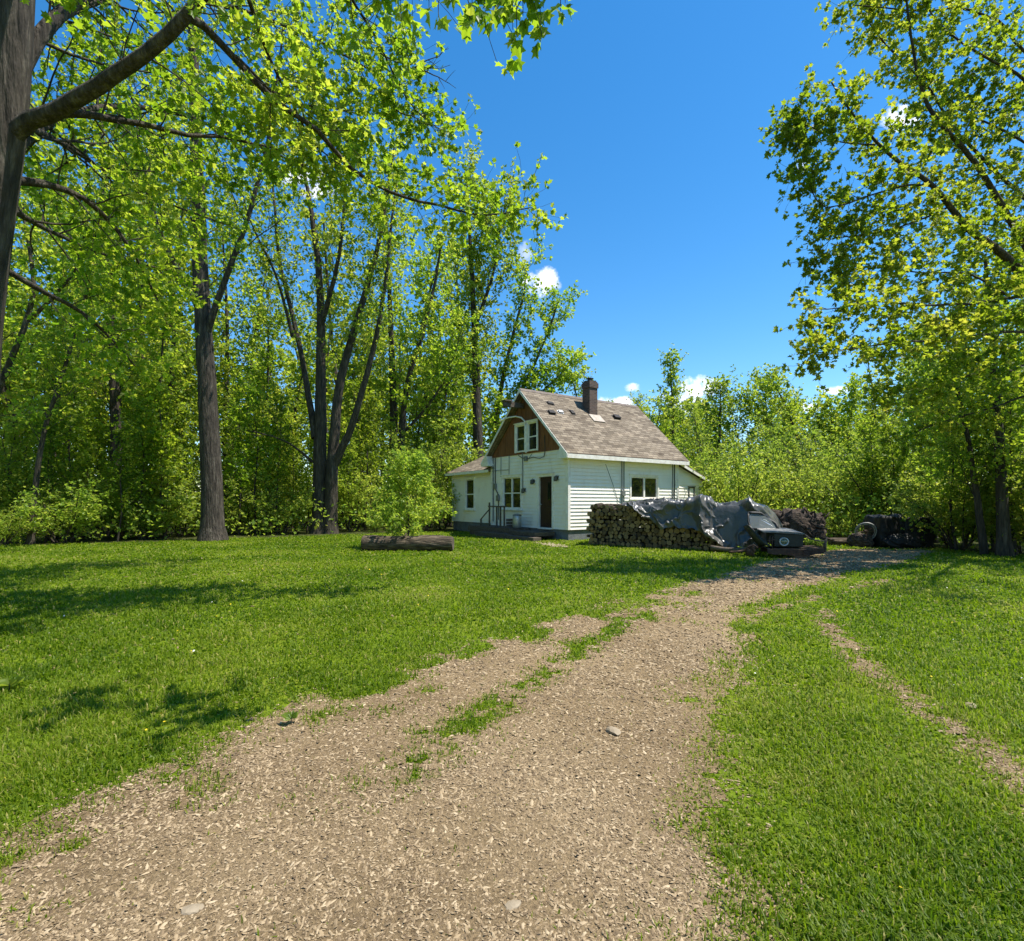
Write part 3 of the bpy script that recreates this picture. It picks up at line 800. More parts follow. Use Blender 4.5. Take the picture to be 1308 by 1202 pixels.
# wing hip roof
ex0, ex1, ey1, ez, rz, rx = WX - .32, WX + 3.8, 10.05, 3.1, 4.32, WX + 1.74
wr = MB()
A, B_, Cc, D = (ex0, 5.605, ez), (ex0, ey1, ez), (ex1, ey1, ez), (ex1, 5.605, ez); E, Fp = (rx, ey1 - 2.06, rz), (rx, 5.605, rz)
lo = lambda p: (p[0], p[1], p[2] - .09)
wr.add([A, B_, Cc, D, E, Fp, lo(A), lo(B_), lo(Cc), lo(D)], [(0, 1, 4, 5), (1, 2, 4), (2, 3, 5, 4), (6, 7, 1, 0), (7, 8, 2, 1), (8, 9, 3, 2), (9, 8, 7, 6), (0, 5, 3, 9, 6)])
wo = wr.build('wing_roof', M['shingle'], HOUSE)
uvl = wo.data.uv_layers.new(name='UVMap')
for p in wo.data.polygons:
    u = Vector((0, 1, 0)) if abs(p.normal.x) > abs(p.normal.y) else Vector((1, 0, 0)); v = p.normal.cross(u)
    for li in p.loop_indices:
        co = wo.data.vertices[wo.data.loops[li].vertex_index].co; uvl.data[li].uv = (co.dot(u), co.dot(v))
t = MB(); t.box(ex0 - .022, ex0 - .002, 5.62, ey1, ez - .15, ez - .02); t.box(ex0, ex1, ey1 + .002, ey1 + .022, ez - .15, ez - .02)
t.build('wing_fascia', M['trim'], HOUSE)
# lean-to roof
roof_slab('lean_to_roof', [(9.02, -.12, 2.62), (9.02, 4.0, 2.62), (6.74, 4.0, 3.42), (6.74, -.12, 3.42)], .07, M['shingle'], HOUSE)
t = MB(); t.prism([(6.74, -.145, 3.36), (9.02, -.145, 2.56), (9.02, -.145, 2.44), (6.74, -.145, 3.24)], (0, 0, 0), (0, .022, 0)); t.build('lean_to_fascia', M['trim'], HOUSE)

# chimney: stands through the right slope
ch = MB(); cy, cx_, hw = 2.02, 3.05, .24
ch.box(cx_ - hw, cx_ + hw, cy - hw, cy + hw, zr(cy) - .5, 7.02)
ch.box(cx_ - hw - .035, cx_ + hw + .035, cy - hw - .035, cy + hw + .035, 6.72, 6.95)
cho = ch.build('chimney', M['brick'], roof)
uvl = cho.data.uv_layers.new(name='UVMap')
for p in cho.data.polygons:
    u = Vector((0, 1, 0)) if abs(p.normal.x) > .5 else Vector((1, 0, 0)); v = Vector((0, 0, 1)) if abs(p.normal.z) < .5 else Vector((0, 1, 0))
    for li in p.loop_indices:
        co = cho.data.vertices[cho.data.loops[li].vertex_index].co; uvl.data[li].uv = (co.dot(u), co.dot(v))
cp = MB(); cp.box(cx_ - .2, cx_ + .2, cy - .2, cy + .2, 7.022, 7.07); cp.tube([(cx_, cy, 7.07), (cx_, cy, 7.17)], .11, 12); cp.tube([(cx_, cy, 7.16), (cx_, cy, 7.19), (cx_, cy, 7.23)], [.17, .17, .03], 12)
cp.build('chimney_cap', M['metal_dark'], cho)
fl = MB()
sl = norm(np.array([0, 1, SL])); nn = norm(np.array([0, -SL, 1.0]))
def on_roof(x, y, up=0.0): return np.array([x, y, zr(y)]) + nn * up
P = [on_roof(cx_ - .34, cy - .62, .012), on_roof(cx_ + .36, cy - .62, .012), on_roof(cx_ + .36, cy - hw - .01, .012), on_roof(cx_ - .34, cy - hw - .01, .012)]
fl.prism(P, (0, 0, 0), nn * .03); fl.build('flashing', M['copper'], cho, bevel=.01)


def roof_vent(x, y, sx, sy, h, mat='blackhole', tilt=1):
    v = MB(); c = on_roof(x, y); a = X_ * sx; b = sl * sy
    v.prism([c - a - b, c + a - b, c + a * .9 + b, c - a * .9 + b], nn * .002, nn * .012)
    v.prism([c - a * .8 - b * .7 + nn * .012, c + a * .8 - b * .7 + nn * .012, c + a * .7 + b * .6 + nn * .012, c - a * .7 + b * .6 + nn * .012], (0, 0, 0), nn * h)
    return v.build('roof_vent', M[mat], roof, bevel=.012)


def place_on_slope(u, v):
    """the point of the right slope sighted at u,v (solved in the house's own axes)"""
    R = np.array(HOUSE.matrix_basis.to_3x3()); o = R.T @ (np.array([0, 0, H_CAM]) - np.array([2.22, 21, 0])); d = R.T @ np.array([(u - CX) / F_PX, 1, -(v - HY) / F_PX])
    # z = RIDGE_Z + SL*(y-RIDGE_Y)
    t = (RIDGE_Z + SL * (o[1] - RIDGE_Y) - o[2]) / (d[2] - SL * d[1]); p = o + d * t
    return p[0], p[1]


for (u, v, sx, sy, h, mt) in ((702.5, 515.3, .2, .13, .05, 'blackhole'), (704, 527.3, .2, .16, .08, 'blackhole'), (715.5, 526.5, .15, .12, .06, 'galv'), (730.5, 526.8, .12, .2, .05, 'blackhole'), (787, 533.5, .24, .17, .1, 'blackhole')):
    x, y = place_on_slope(u, v); roof_vent(x, y, sx, sy, h, mt)


# windows -----------------------------------------------------------
def window(parent, org, ax, out, a0, a1, z0, z1, cols=1, rows=2, casing=.1, sill=True, cas_mat='trim', label=None):
    org, ax, out = np.array(org, float), np.array(ax, float), np.array(out, float)
    def slab(mb, a, b, za, zb, d0, d1):
        p = [org + ax * a + [0, 0, za], org + ax * b + [0, 0, za], org + ax * b + [0, 0, zb], org + ax * a + [0, 0, zb]]
        mb.prism(p, out * d0, out * d1)
    f = MB()
    c = casing
    slab(f, a0 - c, a0, z0 - .02, z1 + c, .0, .052); slab(f, a1, a1 + c, z0 - .02, z1 + c, 0, .052); slab(f, a0, a1, z1, z1 + c, 0, .052)
    slab(f, a0 - c - .04, a1 + c + .04, z1 + c + .001, z1 + c + .03, 0, .085)
    o = f.build('window', M[cas_mat], parent, bevel=.004)
    s = MB(); w_ = .045
    slab(s, a0, a0 + w_, z0, z1, -.06, .0); slab(s, a1 - w_, a1, z0, z1, -.06, .0); slab(s, a0 + w_, a1 - w_, z1 - w_, z1, -.06, 0); slab(s, a0 + w_, a1 - w_, z0, z0 + w_ + .02, -.06, 0)
    for i in range(1, cols):
        m = a0 + (a1 - a0) * i / cols; slab(s, m - .045, m + .045, z0 + w_ + .02, z1 - w_, -.06, .012)
    for i in range(1, rows):
        m = z0 + (z1 - z0) * i / rows
        for k in range(cols):
            b0 = a0 + (a1 - a0) * k / cols + .046; b1 = a0 + (a1 - a0) * (k + 1) / cols - .046
            slab(s, b0, b1, m - .025, m + .025, -.055, -.004)
    s.build('sash', M['trim'], o)
    g = MB(); slab(g, a0 + .01, a1 - .01, z0 + .01, z1 - .01, -.05, -.035); g.build('pane', M['glass'], o)
    if sill:
        k = MB(); slab(k, a0 - c - .05, a1 + c + .05, z0 - .075, z0 - .021, 0, .11); k.build('sill', M['trim'], o, bevel=.006)
    return o


window(HOUSE, (0, 0, 0), Y_, -X_, *O_WIN, cols=2, rows=2, casing=.11)
window(HOUSE, (WX, 0, 0), Y_, -X_, *O_WING, casing=.09)
window(HOUSE, (0, 0, 0), X_, -Y_, *O_SIDE, cols=2, rows=1, casing=.09)
for b, a, z0, z1 in GW:
    window(HOUSE, (-.118, 0, 0), Y_, -X_, a, b, z0, z1, casing=.075, sill=False)

# door
d = MB(); d.box(.02, .06, .985, 1.815, .47, 2.565)
d.box(.008, .021, 1.05, 1.75, .58, 1.3)
do = d.build('door', M['door'], HOUSE, bevel=.004)
k = MB(); k.box(.005, .019, 1.12, 1.30, 1.6, 2.35); k.build('pane', M['glass'], do)
k = MB(); k.tube([(.02, 1.72, 1.42), (-.04, 1.72, 1.42)], .014, 8); k.tube([(-.03, 1.72, 1.42), (-.045, 1.72, 1.42), (-.07, 1.72, 1.42)], [.03, .034, .015], 10); k.build('handle', M['galv'], do)
k = MB()
for (a, b, z0, z1) in ((.86, .97, .43, 2.68), (1.83, 1.94, .43, 2.68), (.97, 1.83, 2.58, 2.68)): k.box(-.055, .0, a, b, z0, z1)
k.box(-.1, 0, .80, 2.02, 2.682, 2.72); k.box(-.12, .03, .97, 1.83, .40, .459)
k.build('frame', M['trim'], do)

# lamps by the door and the window
def wall_lamp(y, z):
    b = MB(); b.box(-.05, -.012, y - .05, y + .05, z - .07, z + .07)
    b.tube([(-.04, y, z + .04), (-.11, y, z + .1), (-.14, y, z + .06)], .012, 6); o = b.build('wall_lamp', M['metal_dark'], HOUSE)
    s = MB(); s.tube([(-.14, y, z + .07), (-.14, y, z + .05), (-.14, y, z - .1), (-.14, y, z - .14)], [.02, .07, .085, .05], 10); s.build('lamp_shade', M['frame_dark'], o)
wall_lamp(2.2, 2.42); wall_lamp(.62, 2.5); wall_lamp(2.86, 2.05)

# conduits, meters and cables on the walls
def conduit(pts, r=.018, mat='metal'):
    m = MB(); m.tube(pts, r, 7); return m.build('conduit', M[mat], HOUSE)
for y, za, zb, mt, r in ((5.38, 3.62, .6, 'metal', .03), (5.2, 3.62, 2.3, 'metal_dark', .022), (4.72, 3.66, 2.7, 'metal', .016), (4.05, 3.66, 2.74, 'metal', .014), (3.0, 3.66, 2.1, 'metal', .022), (4.93, 1.9, .7, 'metal_dark', .02)):
    conduit([(-.055, y, za), (-.055, y, (za + zb) / 2), (-.055, y, zb)], r, mt)
conduit([(-.06, 5.2, 2.3), (-.07, 5.12, 2.1), (-.07, 4.98, 1.95), (-.07, 4.93, 1.75)], .024, 'metal_dark')
conduit([(-.05, 5.5, 3.0), (-.055, 5.0, 3.02), (-.05, 4.1, 3.0)], .012)
conduit([(-.06, 3.3, 3.6), (-.075, 3.0, 3.46), (-.07, 2.6, 3.40), (-.075, 2.2, 3.44), (-.07, 1.75, 3.36), (-.07, 1.45, 3.42), (-.06, 1.4, 3.66), (-.08, 1.4, 4.3)], .016, 'metal_dark')
conduit([(-.06, 2.9, 3.5), (-.07, 2.75, 3.38), (-.07, 2.5, 3.42), (-.06, 2.3, 3.6)], .012)
for y, z, s in ((5.2, 2.28, .1), (4.93, 1.72, .1), (5.4, 3.2, .07), (2.72, 3.42, .08)):
    m = MB(); m.box(-.14, -.03, y - s, y + s, z - s * 1.4, z + s * 1.2); mo = m.build('meter_box', M['metal'], HOUSE, bevel=.01)
for x, za, zb, mt in ((2.95, 3.4, 1.2, 'metal'), (3.08, 3.4, .5, 'metal'), (6.28, 3.4, .6, 'metal'), (6.42, 3.4, .6, 'metal_dark')):
    conduit([(x, -.055, za), (x, -.055, zb)], .022, mt)
conduit([(.12, -.06, 3.3), (.3, -.07, 3.28), (.5, -.07, 3.42), (.62, -.06, 3.52)], .016, 'metal_dark')
conduit([(2.0, -.045, 3.1), (2.25, -.05, 2.6), (2.6, -.05, 1.9), (2.75, -.045, 1.5)], .010)
m = MB(); m.box(2.93, 3.1, -.13, -.03, 1.78, 2.0); m.build('meter_box', M['metal'], HOUSE, bevel=.01)
# service mast: pale pipe that swings over in a bow in front of the gable
conduit([(-.14, 2.62, 3.66), (-.16, 2.62, 4.7), (-.18, 2.66, 5.02), (-.22, 2.85, 5.2), (-.28, 3.2, 5.3), (-.36, 3.7, 5.3), (-.42, 4.25, 5.22)], .035, 'trim')
# hoist beam out of the gable
b = MB(); b.box(-1.1, -.07, 2.86, 3.02, 5.62, 5.84); b.box(-1.12, -.72, 2.78, 3.1, 5.84, 5.9)
b.build('hoist_beam', M['old_wood'], HOUSE, bevel=.01)

# low timber steps and deck before the front
b = MB()
b.box(-1.15, -.06, 2.45, 5.9, .20, .40); b.box(-1.1, -.05, .75, 2.45, .16, .32)
b.box(-1.55, -1.16, 2.2, 4.6, .0, .2); b.box(-1.5, -1.12, .3, 2.19, .0, .15)
for i in range(10): b.box(-1.12, -.08, 2.5 + i * .34, 2.5 + i * .34 + .31, .402, .43)
b.box(-1.1, -1.0, 2.5, 5.8, 0, .2); b.box(-1.05, -.95, .8, 2.4, 0, .16)
b.build('front_steps', M['old_wood'], HOUSE, bevel=.008)
r = MB()
for y in (3.15, 3.45, 3.75, 4.35): r.box(-.95, -.89, y - .03, y + .03, .43, 1.32 if y != 4.35 else 1.5)
r.box(-.97, -.87, 3.0, 4.4, 1.3, 1.36); r.tube([(-.92, 4.35, 1.2), (-.92, 4.75, .95), (-.92, 5.1, .72)], .03, 6); r.box(-.95, -.89, 5.05, 5.12, .43, .75)
r.build('porch_railing', M['old_wood'], HOUSE, bevel=.006)
# small window in the lean-to
window(HOUSE, (6.72, .11, 0), X_, -Y_, .95, 1.3, 1.35, 2.2, casing=.05, rows=1, sill=False, cas_mat='frame_dark')

# loose things by the front door
HM = HOUSE.matrix_basis
def house_pt(x, y, z=0): return HM @ Vector((x, y, z))
c = empty('milk_can', house_pt(-.62, 2.62, .43))
b = MB(); b.tube([(0, 0, 0), (0, 0, .02), (0, 0, .46), (0, 0, .52)], [.17, .19, .19, .17], 16); b.build('body', M['galv'], c, True)
b = MB(); b.ring((0, 0, .53), (0, 0, 1), .18, .018, 18, 6); b.tube([(0, 0, .53), (0, 0, .56), (0, 0, .6)], [.175, .16, .02], 16); b.build('lid', M['metal'], c)
tag(c, 'small grey metal bin with lid standing on the deck left of the door', 'bin')
c = empty('wooden_crate', house_pt(-.55, 3.2, .43))
b = MB()
for z in (.0, .13, .26):
    b.box(-.2, .2, -.25, -.235, z, z + .1); b.box(-.2, .2, .235, .25, z, z + .1); b.box(-.2, -.185, -.235, .235, z, z + .1); b.box(.185, .2, -.235, .235, z, z + .1)
b.build('side', M['old_wood'], c); b = MB(); b.box(-.184, .184, -.234, .234, .004, .03); b.build('bottom', M['old_wood'], c)
tag(c, 'brown slatted crate on the deck behind the porch railing', 'crate')

# ================================================================== WOODPILE, TARPAULIN, OLD MACHINERY
PA = np.array([2.72, 18.75, 0.0]); PD = norm(np.array([.847, -.531, 0])); PB = np.array([.531, .847, 0])   # foot of the pile, along it, into it
PILE_RZ = math.atan2(PB[1], PB[0])


def log_mesh(seed, L=.5):
    """split log: x is its length; rough irregular outline, cut faces at both ends"""
    r = np.random.default_rng(seed)
    n = 11; a = np.linspace(0, 2 * PI, n, endpoint=False)
    rad = 1 + r.normal(0, .06, n)
    if seed % 3 == 0: rad *= np.where((a > 1) & (a < 3.4), .72, 1.0)      # split side
    if seed % 3 == 1: rad *= 1 + .14 * np.cos(2 * a + r.uniform(0, 6))
    m = MB(); rings = []
    xs_ = [0, .012, L * .35, L * .7, L - .012, L]
    for i, x in enumerate(xs_):
        k = (.93 if i in (0, 5) else 1) * (1 + r.normal(0, .02))
        rings.append([(x + r.normal(0, .004), math.cos(t) * q * k, math.sin(t) * q * k) for t, q in zip(a, rad)])
    vs = [p for R in rings for p in R]; fs = []
    for i in range(5):
        for j in range(n): fs.append((i * n + j, i * n + (j + 1) % n, (i + 1) * n + (j + 1) % n, (i + 1) * n + j))
    m.add(vs, fs); m.cur = 1
    m.add(rings[0], [tuple(range(n))[::-1]]); m.add(rings[-1], [tuple(range(n))])
    me = bpy.data.meshes.new('firewood_log'); me.from_pydata(m.v, [], m.f)
    me.materials.append(M['log_bark']); me.materials.append(M['cut_wood']); me.polygons.foreach_set('material_index', m.mi)
    return me


LOGS = [log_mesh(i) for i in range(12)]
rl = np.random.default_rng(21)


def pile_top(s): return 1.47 if s < 1.3 else np.interp(s, [1.3, 2.2, 3.0, 4.0, 4.45, 4.9], [1.44, 1.38, 1.3, 1.1, .6, .22])


def hem(s): return np.interp(s, [1.3, 1.7, 2.15, 2.61, 3.35, 3.95, 4.4, 5.18, 5.6, 5.95], [1.45, 1.24, .95, .67, .74, .56, .2, .14, .22, .36])


cnt = 0; z = .075; row = 0
while z < 1.47:
    s = -.02 + (row % 2) * .075 + rl.uniform(-.02, .02); s += (.05 if z > 1.1 else 0) + max(0, z - 1.25) * .5
    while s < 4.75:
        rad = rl.uniform(.052, .10)
        if z + rad * .6 < pile_top(s) and z < hem(s) + .22 and cnt < 296:
            me = LOGS[rl.integers(12)]
            dep = rl.normal(0, .045) + .03 * (row % 2) - .05 * math.exp(-(s / .3) ** 2) * 0
            p = PA + PD * (s + rl.normal(0, .012)) + PB * dep + np.array([0, 0, z + rl.normal(0, .012)])
            o = bpy.data.objects.new('firewood_log', me); COL.objects.link(o)
            o.location = p; o.rotation_euler = (rl.uniform(0, 6.28), rl.normal(0, .05), PILE_RZ + rl.normal(0, .07)); o.scale = (1, rad, rad)
            tag(o, 'split firewood log in the front of the stack, dark sawn end facing the lawn', 'log', 'split logs of the stacked firewood'); cnt += 1
        s += rad * 1.86
    z += .128; row += 1
# the rows behind: only their lumpy top and left flank can be seen
wv, wf, wm, on = [], [], [], 0
for rowk in range(1, 4):
    z = .075; k = 0
    while z < 1.45:
        s = rl.uniform(-.06, .06)
        while s < 4.6:
            rad = rl.uniform(.06, .09)
            if (s < .35 or z > pile_top(s) - .28) and z + rad * .5 < pile_top(s):
                me = LOGS[rl.integers(12)]
                Rm = Matrix.Translation(Vector(PA + PD * s + PB * (rowk * .5 + rl.normal(0, .03)) + np.array([0, 0, z]))) @ Matrix.Rotation(PILE_RZ + rl.normal(0, .06), 4, 'Z') @ Matrix.Rotation(rl.uniform(0, 6), 4, 'X') @ Matrix.Diagonal((1, rad, rad, 1))
                wv += [tuple(Rm @ v.co) for v in me.vertices]; wf += [[on + i for i in p.vertices] for p in me.polygons]; wm += [p.material_index for p in me.polygons]; on += len(me.vertices)
            s += rad * 1.9
        z += .13
me = bpy.data.meshes.new('firewood'); me.from_pydata(wv, [], wf); me.materials.append(M['log_bark']); me.materials.append(M['cut_wood']); me.polygons.foreach_set('material_index', wm)
tag(link('firewood', me), 'rear rows of stacked firewood seen over the top of the pile', 'firewood', kind='stuff')
# loose log ends at the foot of the pile
for i, (u, v, rz, rad, lab) in enumerate(((868, 702, .3, .085, 'loose log on the grass at the foot of the stack, below the tarpaulin'), (917, 703, 1.0, .06, 'thin log lying on the grass under the right part of the tarpaulin'))):
    g = ground_at(u, v); o = link('loose_log', LOGS[i], None, (g[0], g[1], rad * .9), (0, 0, rz)); o.scale = (1.1, rad, rad); tag(o, lab, 'log')


def make_tarp():
    na, nb = 300, 150
    ss = np.linspace(1.22, 6.0, na)
    V = np.zeros((na, nb, 3)); N = np.zeros((na, nb, 3))
    for i, s in enumerate(ss):
        zt = np.interp(s, [1.2, 1.6, 2.6, 3.6, 4.5, 5.2, 5.55, 5.8, 6.0], [1.50, 1.52, 1.50, 1.48, 1.47, 1.46, 1.38, 1.1, .75])
        zh = min(hem(s), zt - .02) + .04 * math.sin(s * 9) * (s > 1.9) + .02 * math.sin(s * 23 + 1)
        bulge = np.interp(s, [1.2, 2, 3.5, 5, 6], [.03, .08, .16, .28, .22])
        f = (zt - zh) / 1.4
        # how far out the cloth stands from the log ends where it ends
        prof = np.array([(1.75, zt - .35), (1.5, zt - .06), (.9, zt + .01), (.12, zt - .01), (-.04 - bulge * .15, zt - .07), (-.08 - bulge * .55, zt - .45 * (zt - zh)), (-.10 - bulge, zh)])
        if zt - zh < .2: prof[4:, 0] = [-.02, -.05, -.08]; prof[4:, 1] = [zt - .02, zt - .05, zh]
        P = resample(prof, .03)
        L = np.concatenate([[0], np.cumsum(np.linalg.norm(np.diff(P, axis=0), axis=1))]); q = np.linspace(0, L[-1], nb)
        d = np.interp(q, L, P[:, 0]); zz = np.interp(q, L, P[:, 1])
        V[i] = PA + PD * s + PB * d[:, None]; V[i, :, 2] = zz
        t = np.gradient(np.stack([d, zz], 1), axis=0); nrm = np.stack([t[:, 1], -t[:, 0]], 1); nrm /= np.linalg.norm(nrm, axis=1, keepdims=True) + 1e-9
        N[i] = PB * nrm[:, :1]; N[i, :, 2] = nrm[:, 1]
        if N[i, nb // 3, 2] < 0: N[i] *= -1
    A, Bq = np.meshgrid(ss, np.linspace(0, 3.1, nb), indexing='ij')
    rid = lambda x: 1 - np.abs(2 * x - 1)
    wx = A + .35 * (fbm(A * 1.3, Bq * 1.3, 5) - .5) * 2; wy = Bq + .35 * (fbm(A * 1.3, Bq * 1.3, 15) - .5) * 2
    # long slack folds running down and to the right, crossed by short creases
    f1 = rid(fbm((wx * .8 - wy * .6) * 1.15, (wx * .6 + wy * .8) * .62, 71, 1)) ** 2.2
    f2 = rid(fbm((wx * .75 + wy * .66) * 1.9, (wy * .75 - wx * .66) * 1.0, 81, 1)) ** 3
    f3 = rid(fbm(wx * 3.6, wy * 3.6, 91, 2)) ** 3
    sag = fbm(wx * .9, wy * 1.1, 12, 1) - .5
    sw = Bq + .30 * np.sin(A * 1.7 + 1.2) + .45 * (fbm(A * .9, Bq * .5, 44, 2) - .5) * 2 - .16 * (A - 3)
    f4 = rid(fbm(A * .6 + 9, sw * 2.7, 47, 1)) ** 2.2
    D = .22 * (f1 - .5) + .13 * (f2 - .35) + .07 * (f3 - .3) + .14 * sag + .26 * (f4 - .4)
    edge = np.clip((A - 1.22) / .5, .15, 1)
    D *= edge * np.clip(.22 + np.clip(Bq - 1.2, 0, 9) / .9, .22, 1)
    D = np.maximum(D, -.05 - .0 * A)
    V += N * D[:, :, None]
    V[:, :, 2] = np.maximum(V[:, :, 2], .035 + .03 * fbm(A * 7, Bq * 7, 3))
    ii = (np.arange(na - 1)[:, None] * nb + np.arange(nb - 1)[None, :]).ravel()
    F = np.stack([ii, ii + nb, ii + nb + 1, ii + 1], -1)
    return np_mesh('tarpaulin', V.reshape(-1, 3), [F], True, mats=[M['tarp']])


tag(link('tarpaulin', make_tarp()), 'crumpled dark grey plastic tarpaulin draped over the right part of the firewood stack', 'tarpaulin')

# weathered pole along the foot of the tarp
b = MB(); P = [at(908, 699, 15.9), at(930, 702, 15.6), at(950, 702, 15.3), at(968, 698, 15.0), at(974, 690, 14.95)]
for p in P: p[2] = max(p[2], .07)
b.tube(resample(P, .15), .065, 9); tag(b.build('old_pole', M['old_wood'], smooth=True), 'bent weathered pole lying along the foot of the dark tarpaulin', 'pole')

# ---------------------------------------------------------------- the derelict vehicle front
VC = np.array([7.45, 14.35, 0.0]); VRZ = math.radians(-14)
V_ = empty('derelict_vehicle', VC, VRZ); V_.scale = (.86, .86, .84)
tag(V_, 'derelict dark old vehicle front with one round headlight and flat grey hood, beside the tarpaulin', 'old vehicle')


def box_prof(name, pts_xz, y0, y1, mat, parent, bevel=.02):
    m = MB(); m.prism([(x, y0, z) for x, z in pts_xz], (0, 0, 0), (0, y1 - y0, 0)); return m.build(name, M[mat], parent, bevel=bevel)


b = MB()
b.prism([(-.40, 0, .36), (.42, 0, .36), (.44, 0, .76), (.30, 0, .79), (-.42, 0, .78)], (0, .0, 0), (0, 1.15, .06))
body = b.build('body', M['dark_paint'], V_, bevel=.03)
b = MB()
b.prism([(-.74, -.02, .815), (-.2, -.06, .80), (.3, -.06, .775), (.46, -.02, .765), (.46, -.02, .80), (.28, -.05, .835), (-.2, -.05, .86), (-.74, -.02, .86)], (0, 0, 0), (-.06, 1.25, .08))
b.build('hood', M['hood'], V_, bevel=.012)
b = MB(); b.ring((-.13, -.02, .53), (0, 1, 0), .12, .026, 28, 8); b.tube([(-.13, .05, .53), (-.13, -.01, .53)], [.135, .12], 24)
hl = b.build('headlight', M['galv'], V_, True)
b = MB(); b.tube([(-.13, -.012, .53), (-.13, -.022, .53), (-.13, -.04, .53), (-.13, -.05, .53)], [.1, .098, .07, .01], 24)
b.build('lens', noise_mat('clouded_lens', [(.3, (.07, .085, .04)), (.7, (.2, .22, .13))], 14, .15, spec=.8), hl, True)
# torn grille bars left of the lamp
b = MB()
for i in range(2): b.tube([(-.56 + i * .08, -.02, .36), (-.55 + i * .08, -.03, .55), (-.52 + i * .06, .0, .72)], .018, 6)
b.tube([(-.6, -.02, .55), (-.4, -.03, .60)], .018, 6); b.build('grille', M['rust'], V_, True)
# swept fender on the left
b = MB(); P = [(-1.12, .3, .98), (-.98, .18, .80), (-.84, .06, .60), (-.70, -.04, .43), (-.58, -.08, .32)]
P = resample(P, .08); n = len(P); vs = []; fs = []
for i, p in enumerate(P):
    wv_ = .10 + .10 * i / n
    for dx, dy, dz in ((-wv_, .35, .0), (-wv_ * .3, .02, .08), (wv_ * .5, -.02, .05), (wv_, .15, -.06)): vs.append((p[0] + dx, p[1] + dy, p[2] + dz))
for i in range(n - 1):
    for j in range(3): fs.append((i * 4 + j, (i + 1) * 4 + j, (i + 1) * 4 + j + 1, i * 4 + j + 1))
b.add(vs, fs); fo = b.build('fender', M['dark_paint'], V_, True); fo.modifiers.new('thickness', 'SOLIDIFY').thickness = .03
# windscreen frame with a dusty pane leaning back
wsn = MB(); A0, A1, A2, A3 = np.array([-.95, .75, .9]), np.array([-.10, .85, .88]), np.array([-.42, 1.1, 1.24]), np.array([-.98, 1.0, 1.44])
wsn.tube(resample([A0, (A0 + A3) / 2 + [-.05, 0, 0], A3], .1), .03, 8); wsn.tube(resample([A3, (A3 + A2) / 2 + [.12, 0, .07], A2], .1), .045, 8); wsn.tube(resample([A2, (A1 + A2) / 2 + [.1, 0, .02], A1], .1), .045, 8); wsn.tube([A0, A1], .03, 8)
wsn.tube([(A2 + A3) / 2 + [.05, 0, .06], (A2 + A3) / 2 + [.06, 0, .16]], [.04, .03], 8)
wso = wsn.build('windscreen', M['metal_dark'], V_, True)
m, nt, bb = new_mat('dusty_pane'); bb.inputs['Base Color'].default_value = (.25, .28, .28, 1); bb.inputs['Roughness'].default_value = .18; bb.inputs['Transmission Weight'].default_value = .55; bb.inputs['Specular IOR Level'].default_value = .7
M['dusty'] = m
b = MB(); b.prism([A0, A1, (A1 + A2) / 2 + [.1, 0, .02], A2, (A3 + A2) / 2 + [.12, 0, .07], A3], (0, .0, 0), (0, .012, 0)); b.build('pane', M['dusty'], wso)
# timber sledge the front rests on: beak-shaped, with an upright at the right end
b = MB()
b.prism([(-.62, -.1, .31), (.38, -.12, .30), (1.02, .0, .36), (1.02, .0, .22), (.58, -.08, .10), (.42, -.1, .0), (.22, -.1, .01), (.1, -.1, .09), (-.2, -.1, .12), (-.42, -.1, .11), (-.62, -.1, .15)], (0, 0, 0), (0, .09, 0))
b.prism([(-.62, .9, .30), (.42, .9, .30), (.42, .9, .0), (.22, .9, .01), (.05, .9, .1), (-.62, .9, .12)], (0, 0, 0), (0, .09, 0))
b.prism([(-.6, 0, .30), (.98, 0, .36), (.98, 0, .33), (-.6, 0, .27)], (0, -.012, 0), (0, .9, 0))
for i in range(4): b.tube([(.4, -.12, .13 + i * .05), (1.0, -.02, .2 + i * .045)], .024, 6)
b.build('sledge', M['rust'], V_, bevel=.012)
b = MB(); b.tube([(1.04, .02, .22), (1.05, .02, .5), (1.09, .02, .70)], [.04, .034, .022], 7); b.tube([(.99, .0, .36), (1.0, .0, .5), (1.08, .0, .64)], [.022, .02, .014], 6)
b.tube(resample([(.46, -.02, .78), (.56, -.02, .68), (.72, -.02, .60), (.98, -.0, .57), (1.06, 0, .60)], .05), .022, 7)
b.build('rail', M['old_wood'], V_, True)
# left runner and broken ironwork under the fender
b = MB(); b.tube(resample([(-1.7, .2, .14), (-1.3, .1, .20), (-1.16, .02, .34), (-1.05, .0, .36), (-.98, -.05, .2)], .05), .035, 7); b.box(-1.2, -.98, -.02, .3, .06, .3); b.tube([(-1.14, -.02, .3), (-1.02, -.06, .42), (-.9, -.05, .32)], .025, 6)
b.build('ironwork', M['rust'], V_, True)
# weeds growing in the sledge
rw = np.random.default_rng(8); pl = Plant(rw); Rz = Matrix.Rotation(VRZ, 3, 'Z')
for i in range(60):
    p = np.array(Vector(VC) + Rz @ Vector((rw.uniform(.5, .95), rw.uniform(.02, .7), .36))); pl.tube(np.array([p, p + [rw.normal(0, .02), rw.normal(0, .02), .08]]), np.array([.003, .002]), 4); pl.tuft(p + [0, 0, rw.uniform(.02, .1)], np.array([0, 0, 1.0]), 4, .07)
tree_thing('weeds', pl, VC + np.array([.7, .1, .36]), 'low green weeds growing on the sledge right of the round headlight', 'weeds', leaf='leaf_shrub', trunk_name='stems')


